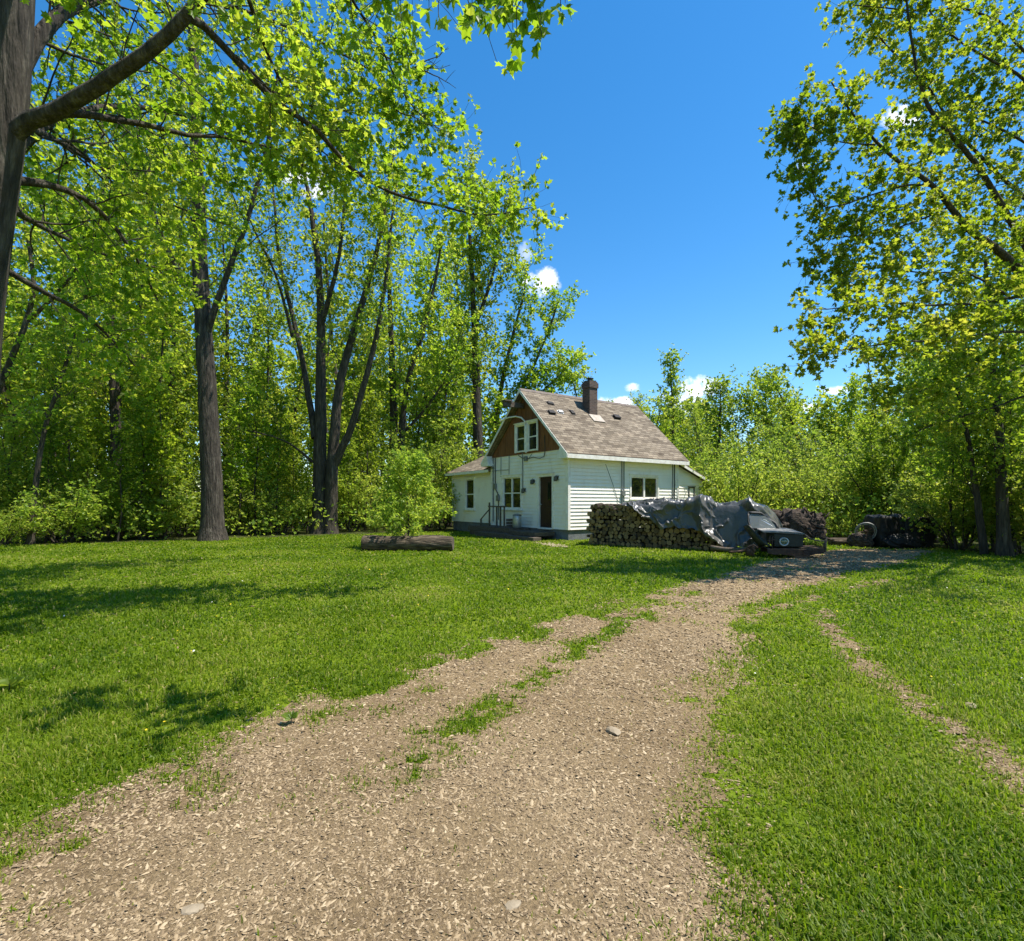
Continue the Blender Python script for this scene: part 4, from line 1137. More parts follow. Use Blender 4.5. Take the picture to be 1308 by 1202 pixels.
def lumpy(name, c, size, seed, mat, label=None, cat=None, rough=.35, sub=5, jag=0.0, parent=None, facets=1.6, boxy=0.0, rz=0.0):
    bm = bmesh.new(); bmesh.ops.create_icosphere(bm, subdivisions=sub, radius=1)
    co = np.array([v.co for v in bm.verts])
    if boxy:
        k = np.max(np.abs(co), axis=1, keepdims=True); co = co * (1 - boxy) + co / k * boxy * .86
    n1 = fbm(co[:, 0] * facets + co[:, 2] * 1.3 + 7, co[:, 1] * facets - co[:, 2] * 1.1 + 3, seed, 4) - .5
    n2 = 1 - np.abs(2 * fbm(co[:, 0] * facets * 2.2 + co[:, 2] * 1.9, co[:, 1] * facets * 2.2 + co[:, 2] * 2.3 + 5, seed + 3, 3) - 1)
    k = 1 + rough * 1.5 * n1 + rough * .55 * (n2 - .6)
    co = co * k[:, None]
    if jag:
        up = np.clip(co[:, 2], 0, 1); co[:, 2] += up * jag * (np.floor(5 * vnoise(co[:, 0] * 5 + seed, co[:, 1] * 5, seed + 9)) / 5 - .3)
    co = co * np.array(size); co[:, 2] = np.maximum(co[:, 2], -c[2] + .0)
    if rz: co[:, :2] = co[:, :2] @ np.array([[math.cos(rz), math.sin(rz)], [-math.sin(rz), math.cos(rz)]])
    for v, p in zip(bm.verts, co): v.co = p
    me = bpy.data.meshes.new(name); bm.to_mesh(me); bm.free(); me.materials.append(M[mat]); me.polygons.foreach_set('use_smooth', [True] * len(me.polygons))
    o = link(name, me, parent, c); return tag(o, label, cat) if label else o


M['root'] = noise_mat('rotten_root_wood', [(.25, (.018, .013, .010)), (.5, (.055, .04, .03)), (.72, (.15, .115, .09))], 5, .95, 1.0, 9, (1.5, 1.5, 4), dist=.06)
# uprooted stump with its torn root plate, behind the vehicle
sc_ = at(1017, 672, 17.2); sc_[2] = .62
ST = empty('uprooted_stump', (sc_[0], sc_[1], 0)); tag(ST, 'dark uprooted stump with a jagged torn root plate behind the derelict vehicle', 'stump')
lumpy('stump', (0, 0, .62), (.88, .55, .62), 33, 'root', rough=.4, jag=.5, parent=ST, facets=2.4, boxy=.35)
rr_ = np.random.default_rng(12); b = MB()
for i in range(17):
    x = rr_.uniform(-.85, .85); z0 = .9 + .25 * (1 - abs(x)) ; a = rr_.normal(0, .35); L = rr_.uniform(.12, .34)
    P = [(x, -.2 + rr_.normal(0, .12), z0 - .12), (x + a * L * .5, -.25, z0 + L * .35), (x + a * L * 1.3, -.28 + rr_.normal(0, .1), z0 + L * .75)]
    b = MB(); b.tube(resample(P, .06), list(np.linspace(rr_.uniform(.05, .085), .014, len(resample(P, .06)))), 6); b.build('root', M['root'], ST, True)
for i in range(12):
    a = rr_.uniform(.2, 2.9) + PI; x = rr_.uniform(-.6, .7); z0 = rr_.uniform(.4, .95); P = [(x, -.45, z0), (x + .25 * math.cos(a), -.6, z0 + .1 * math.sin(a)), (x + .5 * math.cos(a), -.55, z0 + .12 * math.sin(a * 2))]
    Q = resample(P, .06); b = MB(); b.tube(Q, list(np.linspace(.05, .02, len(Q))), 6); b.build('root', M['root'], ST, True)
# cut round lying against the stump: concentric ring seen at right
b = MB(); b.tube([(.35, -.62, .45), (.38, -.5, .45)], [.22, .24], 18); b.ring((.345, -.62, .45), (0, 1, 0), .15, .03, 20, 6); b.ring((.345, -.625, .45), (0, 1, 0), .07, .02, 16, 6); b.build('burl', M['root'], ST, True)

# short old log on the grass between stump and black heap
b = MB(); P = resample([at(1060, 688, 18.5), at(1078, 688.5, 18.5), at(1093, 690, 18.4)], .1); P[:, 2] = .14; b.tube(P, .14, 12); tag(b.build('old_log', M['log_bark'], smooth=True), 'short grey log lying at the wood edge left of the black plastic heap', 'log')

# the heap under black plastic
bx = at(1137, 680, 17.9)
HP = empty('covered_heap', (bx[0], bx[1], 0), math.radians(-8)); tag(HP, 'heap covered with black plastic sheeting at the wood edge', 'covered heap')
lumpy('sheet', (-.30, 0, .52), (.34, .5, .60), 41, 'black_sheet', rough=.22, parent=HP, boxy=.75, facets=1.4, rz=.15)
lumpy('sheet', (.20, .12, .5), (.30, .45, .60), 47, 'black_sheet', rough=.3, parent=HP, boxy=.55, facets=1.8)
lumpy('sheet', (.72, 0, .50), (.50, .5, .60), 43, 'black_sheet', rough=.10, parent=HP, boxy=.9, facets=1.1, rz=-.1)
lumpy('sheet', (.1, -.5, .2), (.6, .3, .26), 45, 'black_sheet', rough=.3, parent=HP, facets=2.0)
lumpy('trunk_piece', (-.95, -.05, .2), (.36, .3, .27), 51, 'root', rough=.25, parent=HP, boxy=.4)
# rusty hoop of wheel standing on the left
wc = at(1106, 679, 17.8); HW = empty('rusty_hoop', wc); tag(HW, 'pale rusty spoked hoop leaning against the left end of the black plastic heap', 'hoop')
b = MB(); b.ring((0, 0, 0), (.35, .9, .25), .30, .026, 36, 8); b.ring((0, 0, 0), (.35, .9, .25), .25, .012, 36, 6); b.build('rim', M['metal'], HW, True)
b = MB()
ax = norm(np.array([.35, .9, .25])); e = norm(np.cross(ax, [0, 0, 1])); g2 = np.cross(ax, e)
for i in range(10):
    d = math.cos(i * PI / 5) * e + math.sin(i * PI / 5) * g2; b.tube([d * .04, d * .3], .008, 5)
b.tube([-ax * .06, ax * .06], .05, 10); b.build('spoke', M['rust'], HW, True)

# ---------------------------------------------------------------- hollow log on the lawn with the sapling behind
l0, l1 = at(464, 692, 16.6), at(579, 693, 16.45); l0[2] = l1[2] = .235
rg = np.random.default_rng(5); axd = norm(l1 - l0); L = np.linalg.norm(l1 - l0); nx_, na_ = 60, 40
V = np.zeros((nx_, na_, 3)); sd = norm(np.cross(axd, [0, 0, 1]))
for i in range(nx_):
    t = i / (nx_ - 1)
    for j in range(na_):
        a = 2 * PI * j / na_
        r_ = .245 * (1 - .08 * t + .05 * math.sin(t * 9 + 1)) * (1 + .22 * (fbm(np.array([t * 7]), np.array([math.cos(a) * 1.3 + 5 + math.sin(a)]), 3)[0] - .5) + .10 * (fbm(np.array([t * 3]), np.array([math.cos(a) * 5 + 9 + 4 * math.sin(a)]), 8)[0] - .5))
        if i in (0, nx_ - 1): r_ *= .93
        V[i, j] = l0 + axd * L * t + (sd * math.cos(a) + np.array([0, 0, 1]) * math.sin(a)) * r_
ii = np.arange(nx_ - 1)[:, None] * na_; jj = np.arange(na_)[None, :]; F = np.stack([ii + jj, ii + (jj + 1) % na_, ii + na_ + (jj + 1) % na_, ii + na_ + jj], -1).reshape(-1, 4)
V = V.reshape(-1, 3); V[:, 2] = np.maximum(V[:, 2], .004)
FL = empty('fallen_log', ((l0 + l1) / 2 * [1, 1, 0])); tag(FL, 'thick barked log lying on the lawn in front of the green sapling', 'log')
bo = FL.location
link('bark', np_mesh('bark', V - np.array(bo), [F], True, mats=[M['log_bark']]), FL)
for k_, c0, sg in ((0, l0, -1), (1, l1, 1)):
    ring_ = V[:na_] if k_ == 0 else V[-na_:]
    C = np.vstack([ring_, c0 - axd * sg * .02, ]); fs = np.stack([np.arange(na_), (np.arange(na_) + 1) % na_, np.full(na_, na_)], -1)
    link('cut_end', np_mesh('cut_end', C - np.array(bo), [fs], False, mats=[M['old_wood']]), FL)
b = MB(); b.tube(resample([l0 + axd * L * .45 + [0, -.15, .16], l0 + axd * L * .47 + [0, -.17, .25], l0 + axd * L * .49 + [0, -.1, .30]], .03), .03, 7)
for v_ in range(len(b.v)): b.v[v_] = tuple(np.array(b.v[v_]) - np.array(bo))
b.build('knot', M['log_bark'], FL, True)

# ================================================================== TREES AND SHRUBS
def limb(pl, pts, r0, r1, spec, start=.15, seg=.22, wob=.02):
    P = resample([at(*p) if isinstance(p, tuple) else p for p in pts], seg)
    P = P + np.cumsum(pl.r.normal(0, wob, P.shape), axis=0) * .35
    pl.grow(P, r0, r1, spec, 0, start=start)


# ---- big maple at the left, its limbs reach over the lawn
def maple_spec(n0, l0, leaf, **k):
    d = dict(levels=2, n=[n0, 5], start=[.15, .2], ang=[.95, .8], len=[l0, .6], shape=[fall, one], up=[.25, .1], wig=.28, seg=[6, 4], sides=[8, 6, 4], rk=.012, rmin=.0045, tufts=3, per=5, leaf=leaf, taper=.8)
    d.update(k); return d


A = Plant(np.random.default_rng(101))
trunkA = resample([(at(-78, 804, 6.3) * [1, 1, 0]), at(-50, 640, 6.3), at(-30, 420, 6.3), at(-14, 300, 6.3), at(6, 170, 6.3), at(17, 60, 6.35), at(26, -80, 6.4), at(40, -260, 6.5), at(60, -430, 6.6)], .25)
A.grow(trunkA, .32, .11, maple_spec(10, 1.6, .09, flare=.5, tip=False, taper=.7), 0, sides=16, start=.72)
sp = maple_spec(11, 1.15, .082)
for pts, r0, r1, n, st, l0 in (
    ([(10, 178, 6.3), (40, 152, 6.25), (75, 142, 6.2), (130, 108, 6.1), (190, 66, 6.0), (240, 15, 5.9), (300, -60, 5.8), (380, -170, 5.6)], .105, .045, 9, .35, 1.2),
    ([(18, 110, 6.4), (60, 40, 6.7), (110, -5, 7.1), (200, -60, 7.8), (300, -100, 8.6), (420, -130, 9.4)], .095, .03, 14, .2, 1.5),
    ([(60, 146, 6.25), (100, 146, 6.4), (140, 153, 6.6), (190, 160, 6.9), (240, 172, 7.3), (300, 176, 7.8), (360, 190, 8.4)], .055, .012, 14, .2, 1.1),
    ([(236, 20, 5.9), (262, 33, 6.1), (300, 72, 6.4), (350, 125, 6.8), (405, 165, 7.2), (450, 215, 7.6), (500, 246, 7.9), (560, 262, 8.2), (625, 276, 8.5), (680, 266, 8.7)], .05, .008, 22, .12, .75),
    ([(300, 72, 6.4), (360, 128, 7.0), (420, 138, 7.8), (470, 150, 8.6), (520, 160, 9.2)], .022, .006, 12, .2, .8),
    ([(300, -60, 5.8), (330, 40, 6.6), (365, 120, 7.4), (400, 185, 8.1), (440, 215, 8.6)], .03, .008, 14, .3, .9),
    ([(380, -170, 5.6), (440, -20, 6.8), (480, 45, 7.6), (505, 95, 8.2), (530, 140, 8.6), (560, 165, 8.8)], .03, .007, 16, .35, .8),
    ([(8, 230, 6.4), (60, 238, 6.8), (110, 258, 7.2), (150, 298, 7.6), (180, 345, 8), (205, 395, 8.4)], .06, .012, 13, .2, 1.1),
    ([(-10, 335, 6.5), (60, 375, 7.0), (110, 402, 7.6), (150, 440, 8.2), (175, 470, 8.6)], .045, .01, 9, .2, 1.0),
    ([(28, -120, 6.35), (200, -200, 5.2), (380, -150, 4.2), (520, -70, 3.7), (600, -26, 3.55), (700, -12, 3.5)], .07, .009, 5, .82, .4),
    ([(10, 200, 6.6), (60, 160, 8.0), (140, 140, 9.2), (230, 150, 10.4), (330, 190, 11.6), (420, 230, 12.4)], .08, .015, 30, .15, 1.9),
    ([(14, 110, 6.6), (90, 20, 8.2), (200, -10, 9.6), (330, 20, 11.0), (440, 70, 12.2), (500, 110, 13)], .09, .015, 32, .15, 1.9),
    ([(6, 260, 6.5), (70, 300, 8.0), (150, 330, 9.4), (230, 350, 10.6)], .05, .012, 14, .15, 1.4),
    ([(14, 150, 6.6), (90, 190, 8.6), (190, 250, 10.6), (300, 290, 12.4)], .06, .012, 24, .2, 1.7),
    ([(20, 20, 6.4), (-60, -80, 6.0), (-180, -160, 5.4), (-300, -200, 4.8)], .1, .02, 12, .25, 1.6),
    ([(24, -60, 6.5), (100, -180, 8.5), (200, -240, 10.5), (330, -220, 12.0)], .09, .02, 16, .25, 1.8),
):
    s2 = dict(sp); s2['n'] = [int(n * 1.3) if n > 6 else n, 5]; s2['len'] = [l0, .55]
    limb(A, pts, r0, r1, s2, start=st)
# bare twigs at the outer end
for pts in ([(470, 60, 8), (505, 78, 8.1), (540, 88, 8.2), (575, 84, 8.25)], [(520, 84, 8.1), (548, 76, 8.15), (572, 62, 8.2)], [(530, 86, 8.1), (560, 98, 8.2), (582, 112, 8.2)], [(505, 140, 8.4), (540, 155, 8.5), (562, 168, 8.5)]):
    P = resample([at(*p) for p in pts], .08); P += A.r.normal(0, .012, P.shape); A.tube(P, np.linspace(.012, .003, len(P)), 5)
    for q in range(3):
        i = int(len(P) * (.3 + .2 * q)); C = A.curve(P[i], np.array([.8, 0, A.r.normal(0, .7)]), .22, 3, 0, .2); A.tube(C, np.linspace(.006, .002, 4), 4)
# the spray of big leaves hanging into the top of the picture
for u, v in ((548, 10), (560, 22), (603, 12), (600, 26), (640, 6), (655, 14), (668, 20), (655, 38), (660, 46), (690, 30), (694, 10), (716, 14), (722, 4), (630, 14), (678, 0), (575, -6)):
    p = at(u, v, 3.5 + A.r.normal(0, .1)); C = np.array([p + [A.r.normal(0, .04), 0, .2], p + [0, 0, .09], p]); A.tube(C, np.array([.004, .003, .002]), 4); A.tuft(p, np.array([.2, 0, -.9]), 5, .088, .55)
tree_thing('maple_tree', A, (trunkA[0][0], trunkA[0][1], 0), 'big foreground maple at the left edge, thick trunk and leafy limbs over the lawn', 'tree', leaf='leaf_maple', maple=True)

# ---- big tree beyond the right edge
R = Plant(np.random.default_rng(202))
tr = resample([at(1432, 737, 13.5) * [1, 1, 0], at(1425, 600, 13.3), at(1405, 500, 13.2), at(1375, 430, 13.1), at(1345, 395, 12.9), at(1310, 355, 12.6), at(1275, 320, 12.4), at(1235, 290, 11.9), at(1192, 238, 11.5), at(1150, 208, 11.2), at(1118, 180, 11.1), at(1085, 140, 10.9), at(1062, 105, 10.8)], .22)
sr = maple_spec(16, 1.4, .094, tufts=3, per=6, rmin=.006)
R.grow(tr, .32, .014, dict(sr, n=[34, 5], len=[.95, .5], flare=.4, taper=.55), 0, sides=14, start=.52)
for pts, r0, r1, n, st, l0 in (
    ([(1375, 430, 13.1), (1330, 350, 13.2), (1298, 300, 13.1), (1265, 245, 12.8), (1226, 190, 12.5), (1188, 150, 12.2), (1166, 90, 12.1), (1155, 20, 11.9), (1150, -40, 11.8)], .14, .015, 24, .25, 1.2),
    ([(1400, 400, 13.3), (1345, 290, 13.9), (1305, 252, 13.9), (1262, 212, 13.8), (1218, 168, 13.5), (1180, 112, 13.2), (1130, 60, 12.9), (1100, 20, 12.8)], .10, .012, 24, .3, 1.25),
    ([(1420, 330, 13.6), (1360, 220, 13.6), (1308, 178, 13.3), (1255, 150, 12.9), (1222, 136, 12.8), (1180, 160, 12.6)], .07, .01, 16, .3, 1.1),
    ([(1420, 250, 13.6), (1360, 150, 13.1), (1308, 100, 12.6), (1272, 80, 12.4), (1230, 56, 12.1), (1195, 28, 11.9), (1165, -20, 11.8)], .08, .012, 18, .3, 1.1),
    ([(1430, 160, 13.6), (1360, 90, 13.1), (1308, 62, 12.8), (1276, 25, 12.6), (1228, 8, 12.5), (1182, 12, 12.4), (1130, 10, 12.2), (1090, 5, 12.1)], .07, .01, 20, .3, 1.1),
    ([(1192, 238, 11.5), (1155, 238, 11.4), (1110, 250, 11.2), (1072, 262, 11.1), (1042, 255, 11.1), (1015, 165, 11.2)], .03, .006, 16, .15, .8),
    ([(1118, 185, 11.1), (1070, 180, 11.1), (1035, 160, 11.2), (1014, 160, 11.2)], .022, .006, 12, .2, .7),
    ([(1215, 262, 11.8), (1165, 284, 11.5), (1110, 298, 11.4), (1062, 305, 11.2), (1042, 330, 11.2)], .03, .006, 16, .15, .8),
    ([(1400, 470, 13.1), (1340, 385, 12.5), (1290, 380, 12.1), (1240, 389, 11.5), (1180, 391, 11.1), (1120, 386, 10.6), (1070, 396, 10.4), (1030, 398, 10.2)], .075, .008, 26, .25, .8),
    ([(1405, 480, 13.1), (1350, 428, 12.5), (1305, 424, 12.2), (1255, 428, 11.8), (1200, 436, 11.2), (1140, 438, 10.8), (1080, 446, 10.4), (1022, 452, 10.1)], .06, .008, 26, .25, .75),
    ([(1290, 380, 12.1), (1240, 350, 11.9), (1180, 345, 11.6), (1120, 340, 11.4), (1065, 352, 11.1)], .035, .007, 18, .2, .9),
    ([(1350, 428, 12.6), (1300, 470, 12.5), (1240, 480, 12.2), (1180, 500, 11.8), (1130, 520, 11.5)], .04, .008, 18, .2, .9),
    ([(1420, 520, 13.2), (1340, 500, 13.6), (1270, 520, 13.9), (1200, 540, 14.2), (1150, 560, 14.2)], .05, .01, 16, .2, 1.1),
    ([(1420, 450, 13.3), (1340, 330, 14.5), (1270, 290, 15.3), (1200, 300, 15.9), (1140, 330, 16.2)], .06, .01, 18, .25, 1.3),
    ([(1425, 500, 13.3), (1520, 350, 14.2), (1620, 250, 14.9), (1700, 150, 15.6)], .10, .02, 16, .3, 1.7),
    ([(1420, 300, 13.5), (1480, 100, 13.5), (1500, -100, 13.5)], .10, .02, 16, .2, 1.7),
):
    s2 = dict(sr); s2['n'] = [int(n * 1.2), 5]; s2['len'] = [l0 * .85, .55]; r0 *= .8
    limb(R, pts, r0, r1, s2, start=st)
# boughs that reach over the right-hand lawn beyond the frame
for pts, n in (([(15.3, 13.4, 5.5), (14.6, 12.4, 8), (13.4, 10.6, 9.6), (12.4, 8.9, 10.6), (11.8, 7.6, 11)], 24), ([(15.4, 13.2, 6), (16.2, 11.4, 8.2), (15.6, 9.6, 9.4), (15.0, 8.2, 10)], 22), ([(15.3, 13.4, 6.5), (16.5, 12.6, 9), (16.2, 11.6, 11)], 18)):
    s2 = dict(sr); s2['n'] = [n, 5]; s2['len'] = [2.2, .7]; limb(R, [np.array(q, float) for q in pts], .1, .02, s2, start=.3)
tree_thing('maple_tree', R, (tr[0][0], tr[0][1], 0), 'big tree at the right edge, its bare dark limbs slanting up into the blue sky', 'tree', leaf='leaf_maple', bark='bark_dark', maple=True)


# ---- the tall trees that frame the house
def mid_spec(n0, l0, leaf=.17, **k):
    d = dict(levels=2, n=[n0, 6], start=[.3, .2], ang=[.75, .8], len=[l0, 1.1], shape=[fall, one], up=[.55, .2], wig=.3, seg=[7, 4], sides=[10, 5, 4], rk=.010, rmin=.008, tufts=4, per=5, leaf=leaf, taper=.85)
    d.update(k); return d


def stems_tree(name, label, seed, base, stems, spec, leaf='leaf_wood', bark='bark', cat='tree', maple=False, group=None):
    pl = Plant(np.random.default_rng(seed))
    for pts, r0, r1, n, st in stems:
        s2 = dict(spec); s2['n'] = [n, spec['n'][1]]; limb(pl, pts, r0, r1, s2, start=st, seg=.5, wob=.03)
    return tree_thing(name, pl, base, label, cat, group, bark, leaf, maple)


# straight grey trunk at the left
gB = ground_at(272, 690.5); yB = gB[1]
stems_tree('tall_tree', 'tall tree with a straight thick grey trunk left of the twin-stemmed tree', 31, gB,
    [([gB, (270, 600, yB), (266, 500, yB), (262, 420, yB), (256, 290, yB), (251, 150, yB), (248, 10, yB), (246, -120, yB)], .43, .12, 30, .38),
     ([(262, 430, yB), (285, 360, yB - .4), (315, 280, yB - .8), (338, 195, yB - 1.0), (352, 100, yB - 1.2), (360, 20, yB - 1.2)], .13, .03, 16, .2),
     ([(261, 410, yB), (230, 350, yB - .5), (200, 290, yB - 1), (180, 200, yB - 1.4), (165, 100, yB - 1.4)], .12, .03, 16, .2)],
    mid_spec(26, 3.2, .15, flare=.35))
# epicormic sprigs on the lower trunk
gC = ground_at(413, 681.5); yC = gC[1]
c0 = lambda dx: gC + np.array([dx, 0, 0])
stems_tree('tall_tree', 'tall tree of several dark stems fanning up from one base, left of the log', 32, gC,
    [([c0(-.18), (408, 620, yC), (408, 526, yC), (408, 396, yC), (405, 331, yC), (396, 262, yC), (388, 215, yC), (384, 165, yC)], .40, .05, 18, .42),
     ([(403, 560, yC), (397, 526, yC + .2), (380, 431, yC + .5), (357, 331, yC + .8), (350, 245, yC + 1), (346, 200, yC + 1)], .17, .04, 15, .35),
     ([c0(.3), (425, 600, yC - .2), (428, 560, yC - .2), (436, 483, yC - .3), (460, 396, yC - .5), (481, 323, yC - .6), (496, 235, yC - .8), (502, 190, yC - .8)], .34, .04, 17, .42),
     ([(427, 592, yC - .2), (451, 539, yC - .5), (477, 448, yC - 1), (494, 353, yC - 1.4), (499, 295, yC - 1.6), (508, 225, yC - 1.7)], .2, .04, 15, .35),
     ([(408, 420, yC), (430, 340, yC - .8), (440, 260, yC - 1.2), (446, 190, yC - 1.4)], .14, .03, 12, .2),
     ([(400, 590, yC), (370, 566, yC - .6), (330, 552, yC - 1.2), (290, 546, yC - 1.6)], .06, .012, 7, .3),
     ([(374, 431, yC + .5), (352, 350, yC + .2), (318, 280, yC), (306, 230, yC)], .09, .02, 12, .2)],
    mid_spec(14, 2.3, .15, flare=.3), bark='bark_dark')
yD = 33.0; gD = np.array([(506 - CX) / F_PX * yD, yD, 0])
stems_tree('tall_tree', 'leafy tree with twin dark stems rising behind the sapling', 33, gD,
    [([gD + [-.2, 0, 0], (502, 560, yD), (500, 470, yD), (497, 380, yD), (494, 310, yD), (492, 265, yD)], .36, .06, 24, .28),
     ([gD + [.25, 0, 0], (512, 570, yD - .3), (520, 490, yD - .6), (540, 420, yD - 1), (556, 350, yD - 1.2), (562, 300, yD - 1.2)], .30, .05, 22, .28),
     ([(508, 560, yD), (545, 520, yD - .5), (575, 470, yD - 1), (590, 420, yD - 1.2)], .1, .02, 12, .2)],
    mid_spec(20, 3.0, .19, flare=.3, tufts=5, per=6), bark='bark_dark')
yE = 36.0; gE = np.array([(612 - CX) / F_PX * yE, yE, 0])
stems_tree('tall_tree', 'tallest slender tree standing just left of the house behind its wing', 34, gE,
    [([gE, (611, 590, yE), (609, 500, yE), (605, 400, yE), (601, 320, yE), (598, 262, yE), (596, 225, yE)], .46, .06, 44, .34),
     ([(606, 420, yE), (630, 350, yE - 1), (640, 290, yE - 1.4), (646, 262, yE - 1.5)], .16, .03, 20, .2)],
    mid_spec(40, 2.9, .2, shape=[lambda q: 1.15 - .55 * q, one], up=[.9, .3], tufts=5, per=7))
yF = 39.0; gF = np.array([(628 - CX) / F_PX * yF, yF, 0])
stems_tree('tall_tree', 'rounded leafy tree behind the house roof, left of the chimney', 35, gF,
    [([gF, (632, 560, yF), (642, 490, yF), (656, 430, yF), (668, 380, yF), (672, 345, yF)], .34, .05, 26, .22),
     ([gF + [.3, .2, 0], (640, 560, yF), (662, 510, yF), (686, 460, yF), (704, 415, yF), (712, 390, yF)], .28, .05, 24, .22),
     ([(640, 545, yF), (680, 510, yF - .6), (712, 480, yF - 1), (730, 462, yF - 1)], .14, .03, 16, .2)],
    mid_spec(24, 2.2, .21, tufts=5, per=7, shape=[lambda q: 1.1 - .35 * q, one]))

# trees at the right wood edge
gR = ground_at(1284, 711); yR = gR[1]
stems_tree('slender_tree', 'upright slender dark trunk at the right lawn edge, right of the thin leaning one', 36, gR,
    [([gR, (1281, 640, yR), (1277, 560, yR), (1272, 480, yR), (1266, 400, yR), (1262, 330, yR)], .17, .04, 26, .22)],
    mid_spec(22, 1.7, .12, len=[1.8, .8], flare=.3), bark='bark_dark')
gR2 = ground_at(1257, 709); yR2 = gR2[1]
stems_tree('slender_tree', 'thin leaning dark trunk at the right lawn edge, left of the upright one', 37, gR2,
    [([gR2, (1251, 660, yR2), (1244, 620, yR2), (1236, 570, yR2), (1225, 520, yR2 + .2), (1214, 470, yR2 + .4), (1205, 420, yR2 + .6)], .11, .025, 26, .25)],
    mid_spec(22, 1.5, .12, len=[1.6, .7]), bark='bark_dark')

# left wood edge: single trunks that can be told apart
def simple_tree(name, label, seed, u, Y, height_v, r, bend=0, n=26, l0=2.6, leaf=.16, st=.3, bark='bark_dark', group=None, leafm='leaf_wood', **k):
    g = np.array([(u - CX) / F_PX * Y, Y, 0]); top = at(u, height_v, Y)[2]
    pl = Plant(np.random.default_rng(seed)); r_ = pl.r
    P = resample([g, g + [bend * .15, 0, top * .33], g + [bend * .5, r_.normal(0, .2), top * .66], g + [bend, r_.normal(0, .3), top]], .5)
    P[1:] += np.cumsum(r_.normal(0, .04, P[1:].shape), axis=0) * .5
    pl.grow(P, r, max(.03, r * .15), mid_spec(n, l0, leaf, flare=.3, **k), 0, start=st)
    return tree_thing(name, pl, g, label, 'tree', group, bark, leafm)


simple_tree('wood_tree', 'leafy tree with a straight dark trunk left of the straight grey trunk', 41, 148, 24.0, 60, .30, -.5, 40, 3.4, .17, .22)
simple_tree('wood_tree', 'thin crooked trunk at the left wood edge nearest the lawn', 42, 38, 19.0, 330, .11, 2.6, 24, 1.9, .14, .3)
gl = np.array([(-45 - CX) / F_PX * 15.5, 15.5, 0])
stems_tree('wood_tree', 'pale leaning trunk at the left edge of the photo, slanting to the right', 43, gl,
    [([gl, (-20, 560, 15.5), (8, 480, 15.5), (32, 420, 15.5), (46, 370, 15.5), (40, 320, 15.6), (30, 260, 15.6)], .14, .04, 18, .35), ([(36, 410, 15.5), (62, 385, 15.3), (95, 350, 15.1), (110, 300, 15)], .06, .02, 10, .2)],
    mid_spec(18, 1.6, .13, len=[1.7, .8]))

# right-hand far trees seen against the sky
simple_tree('far_tree', 'tall thin tree with an airy crown behind the right end of the roof', 51, 861, 47.0, 466, .24, -.3, 26, 1.9, .24, .3, len=[2.1, .9], up=[.8, .3])
simple_tree('far_tree', 'rounded light green tree right of the tall thin tree behind the roof', 52, 914, 46.0, 497, .26, .3, 26, 2.8, .25, .25)
yI = 44.0; gI = np.array([(1040 - CX) / F_PX * yI, yI, 0])
stems_tree('far_tree', 'tree with dark stems leaning to the left above the right-hand bushes', 53, gI,
    [([gI, (1034, 596, yI), (1020, 560, yI), (1008, 528, yI), (996, 503, yI), (990, 492, yI)], .2, .04, 20, .4), ([(1038, 610, yI), (1020, 584, yI), (996, 556, yI), (970, 530, yI), (955, 512, yI)], .16, .03, 22, .3)],
    mid_spec(20, 2.3, .24), bark='bark_dark')
simple_tree('far_tree', 'full leafy tree standing behind the dark left-leaning stems', 54, 978, 49.0, 490, .28, -.2, 34, 3.4, .26, .15)
simple_tree('far_tree', 'airy upright tree right of the left-leaning stems, below the small cloud', 55, 1086, 42.0, 502, .17, -.3, 22, 2.0, .23, .3, len=[2.0, .9], up=[.8, .3])
simple_tree('far_tree', 'dense pale tree between the left-leaning stems and the airy upright tree', 56, 1062, 46.0, 522, .2, 0, 32, 2.6, .25, .12)

# ---- copies: wood trees in groups nothing tells apart
PROTO = []
for i, (h, r, n, l0, st) in enumerate(((15, .2, 34, 3.2, .18), (13, .17, 32, 2.8, .14), (17, .24, 36, 3.4, .22), (11, .13, 28, 2.6, .1))):
    pl = Plant(np.random.default_rng(300 + i)); r_ = pl.r
    P = resample([(0, 0, 0), (r_.normal(0, .2), r_.normal(0, .2), h * .33), (r_.normal(0, .5), r_.normal(0, .5), h * .66), (r_.normal(0, .6), r_.normal(0, .6), h)], .6)
    pl.grow(P, r, .04, mid_spec(n, l0, .22, flare=.3, tufts=3, per=5), 0, start=st)
    PROTO.append((pl.wood_mesh('trunk', M['bark_dark']), pl.leaf_mesh('crown', M['leaf_wood']), h))


def place_tree(u, Y, top_v, k, label, group, name='wood_tree'):
    wm_, lm, h = PROTO[k]; x = (u - CX) / F_PX * Y; H = H_CAM - (top_v - HY) / F_PX * Y; s = H / h
    root = empty(name, (x, Y, 0), random.uniform(0, 6.28)); root.scale = (s * random.uniform(.9, 1.1), s * random.uniform(.9, 1.1), s)
    link('trunk', wm_, root); link('crown', lm, root); tag(root, label, 'tree', group)


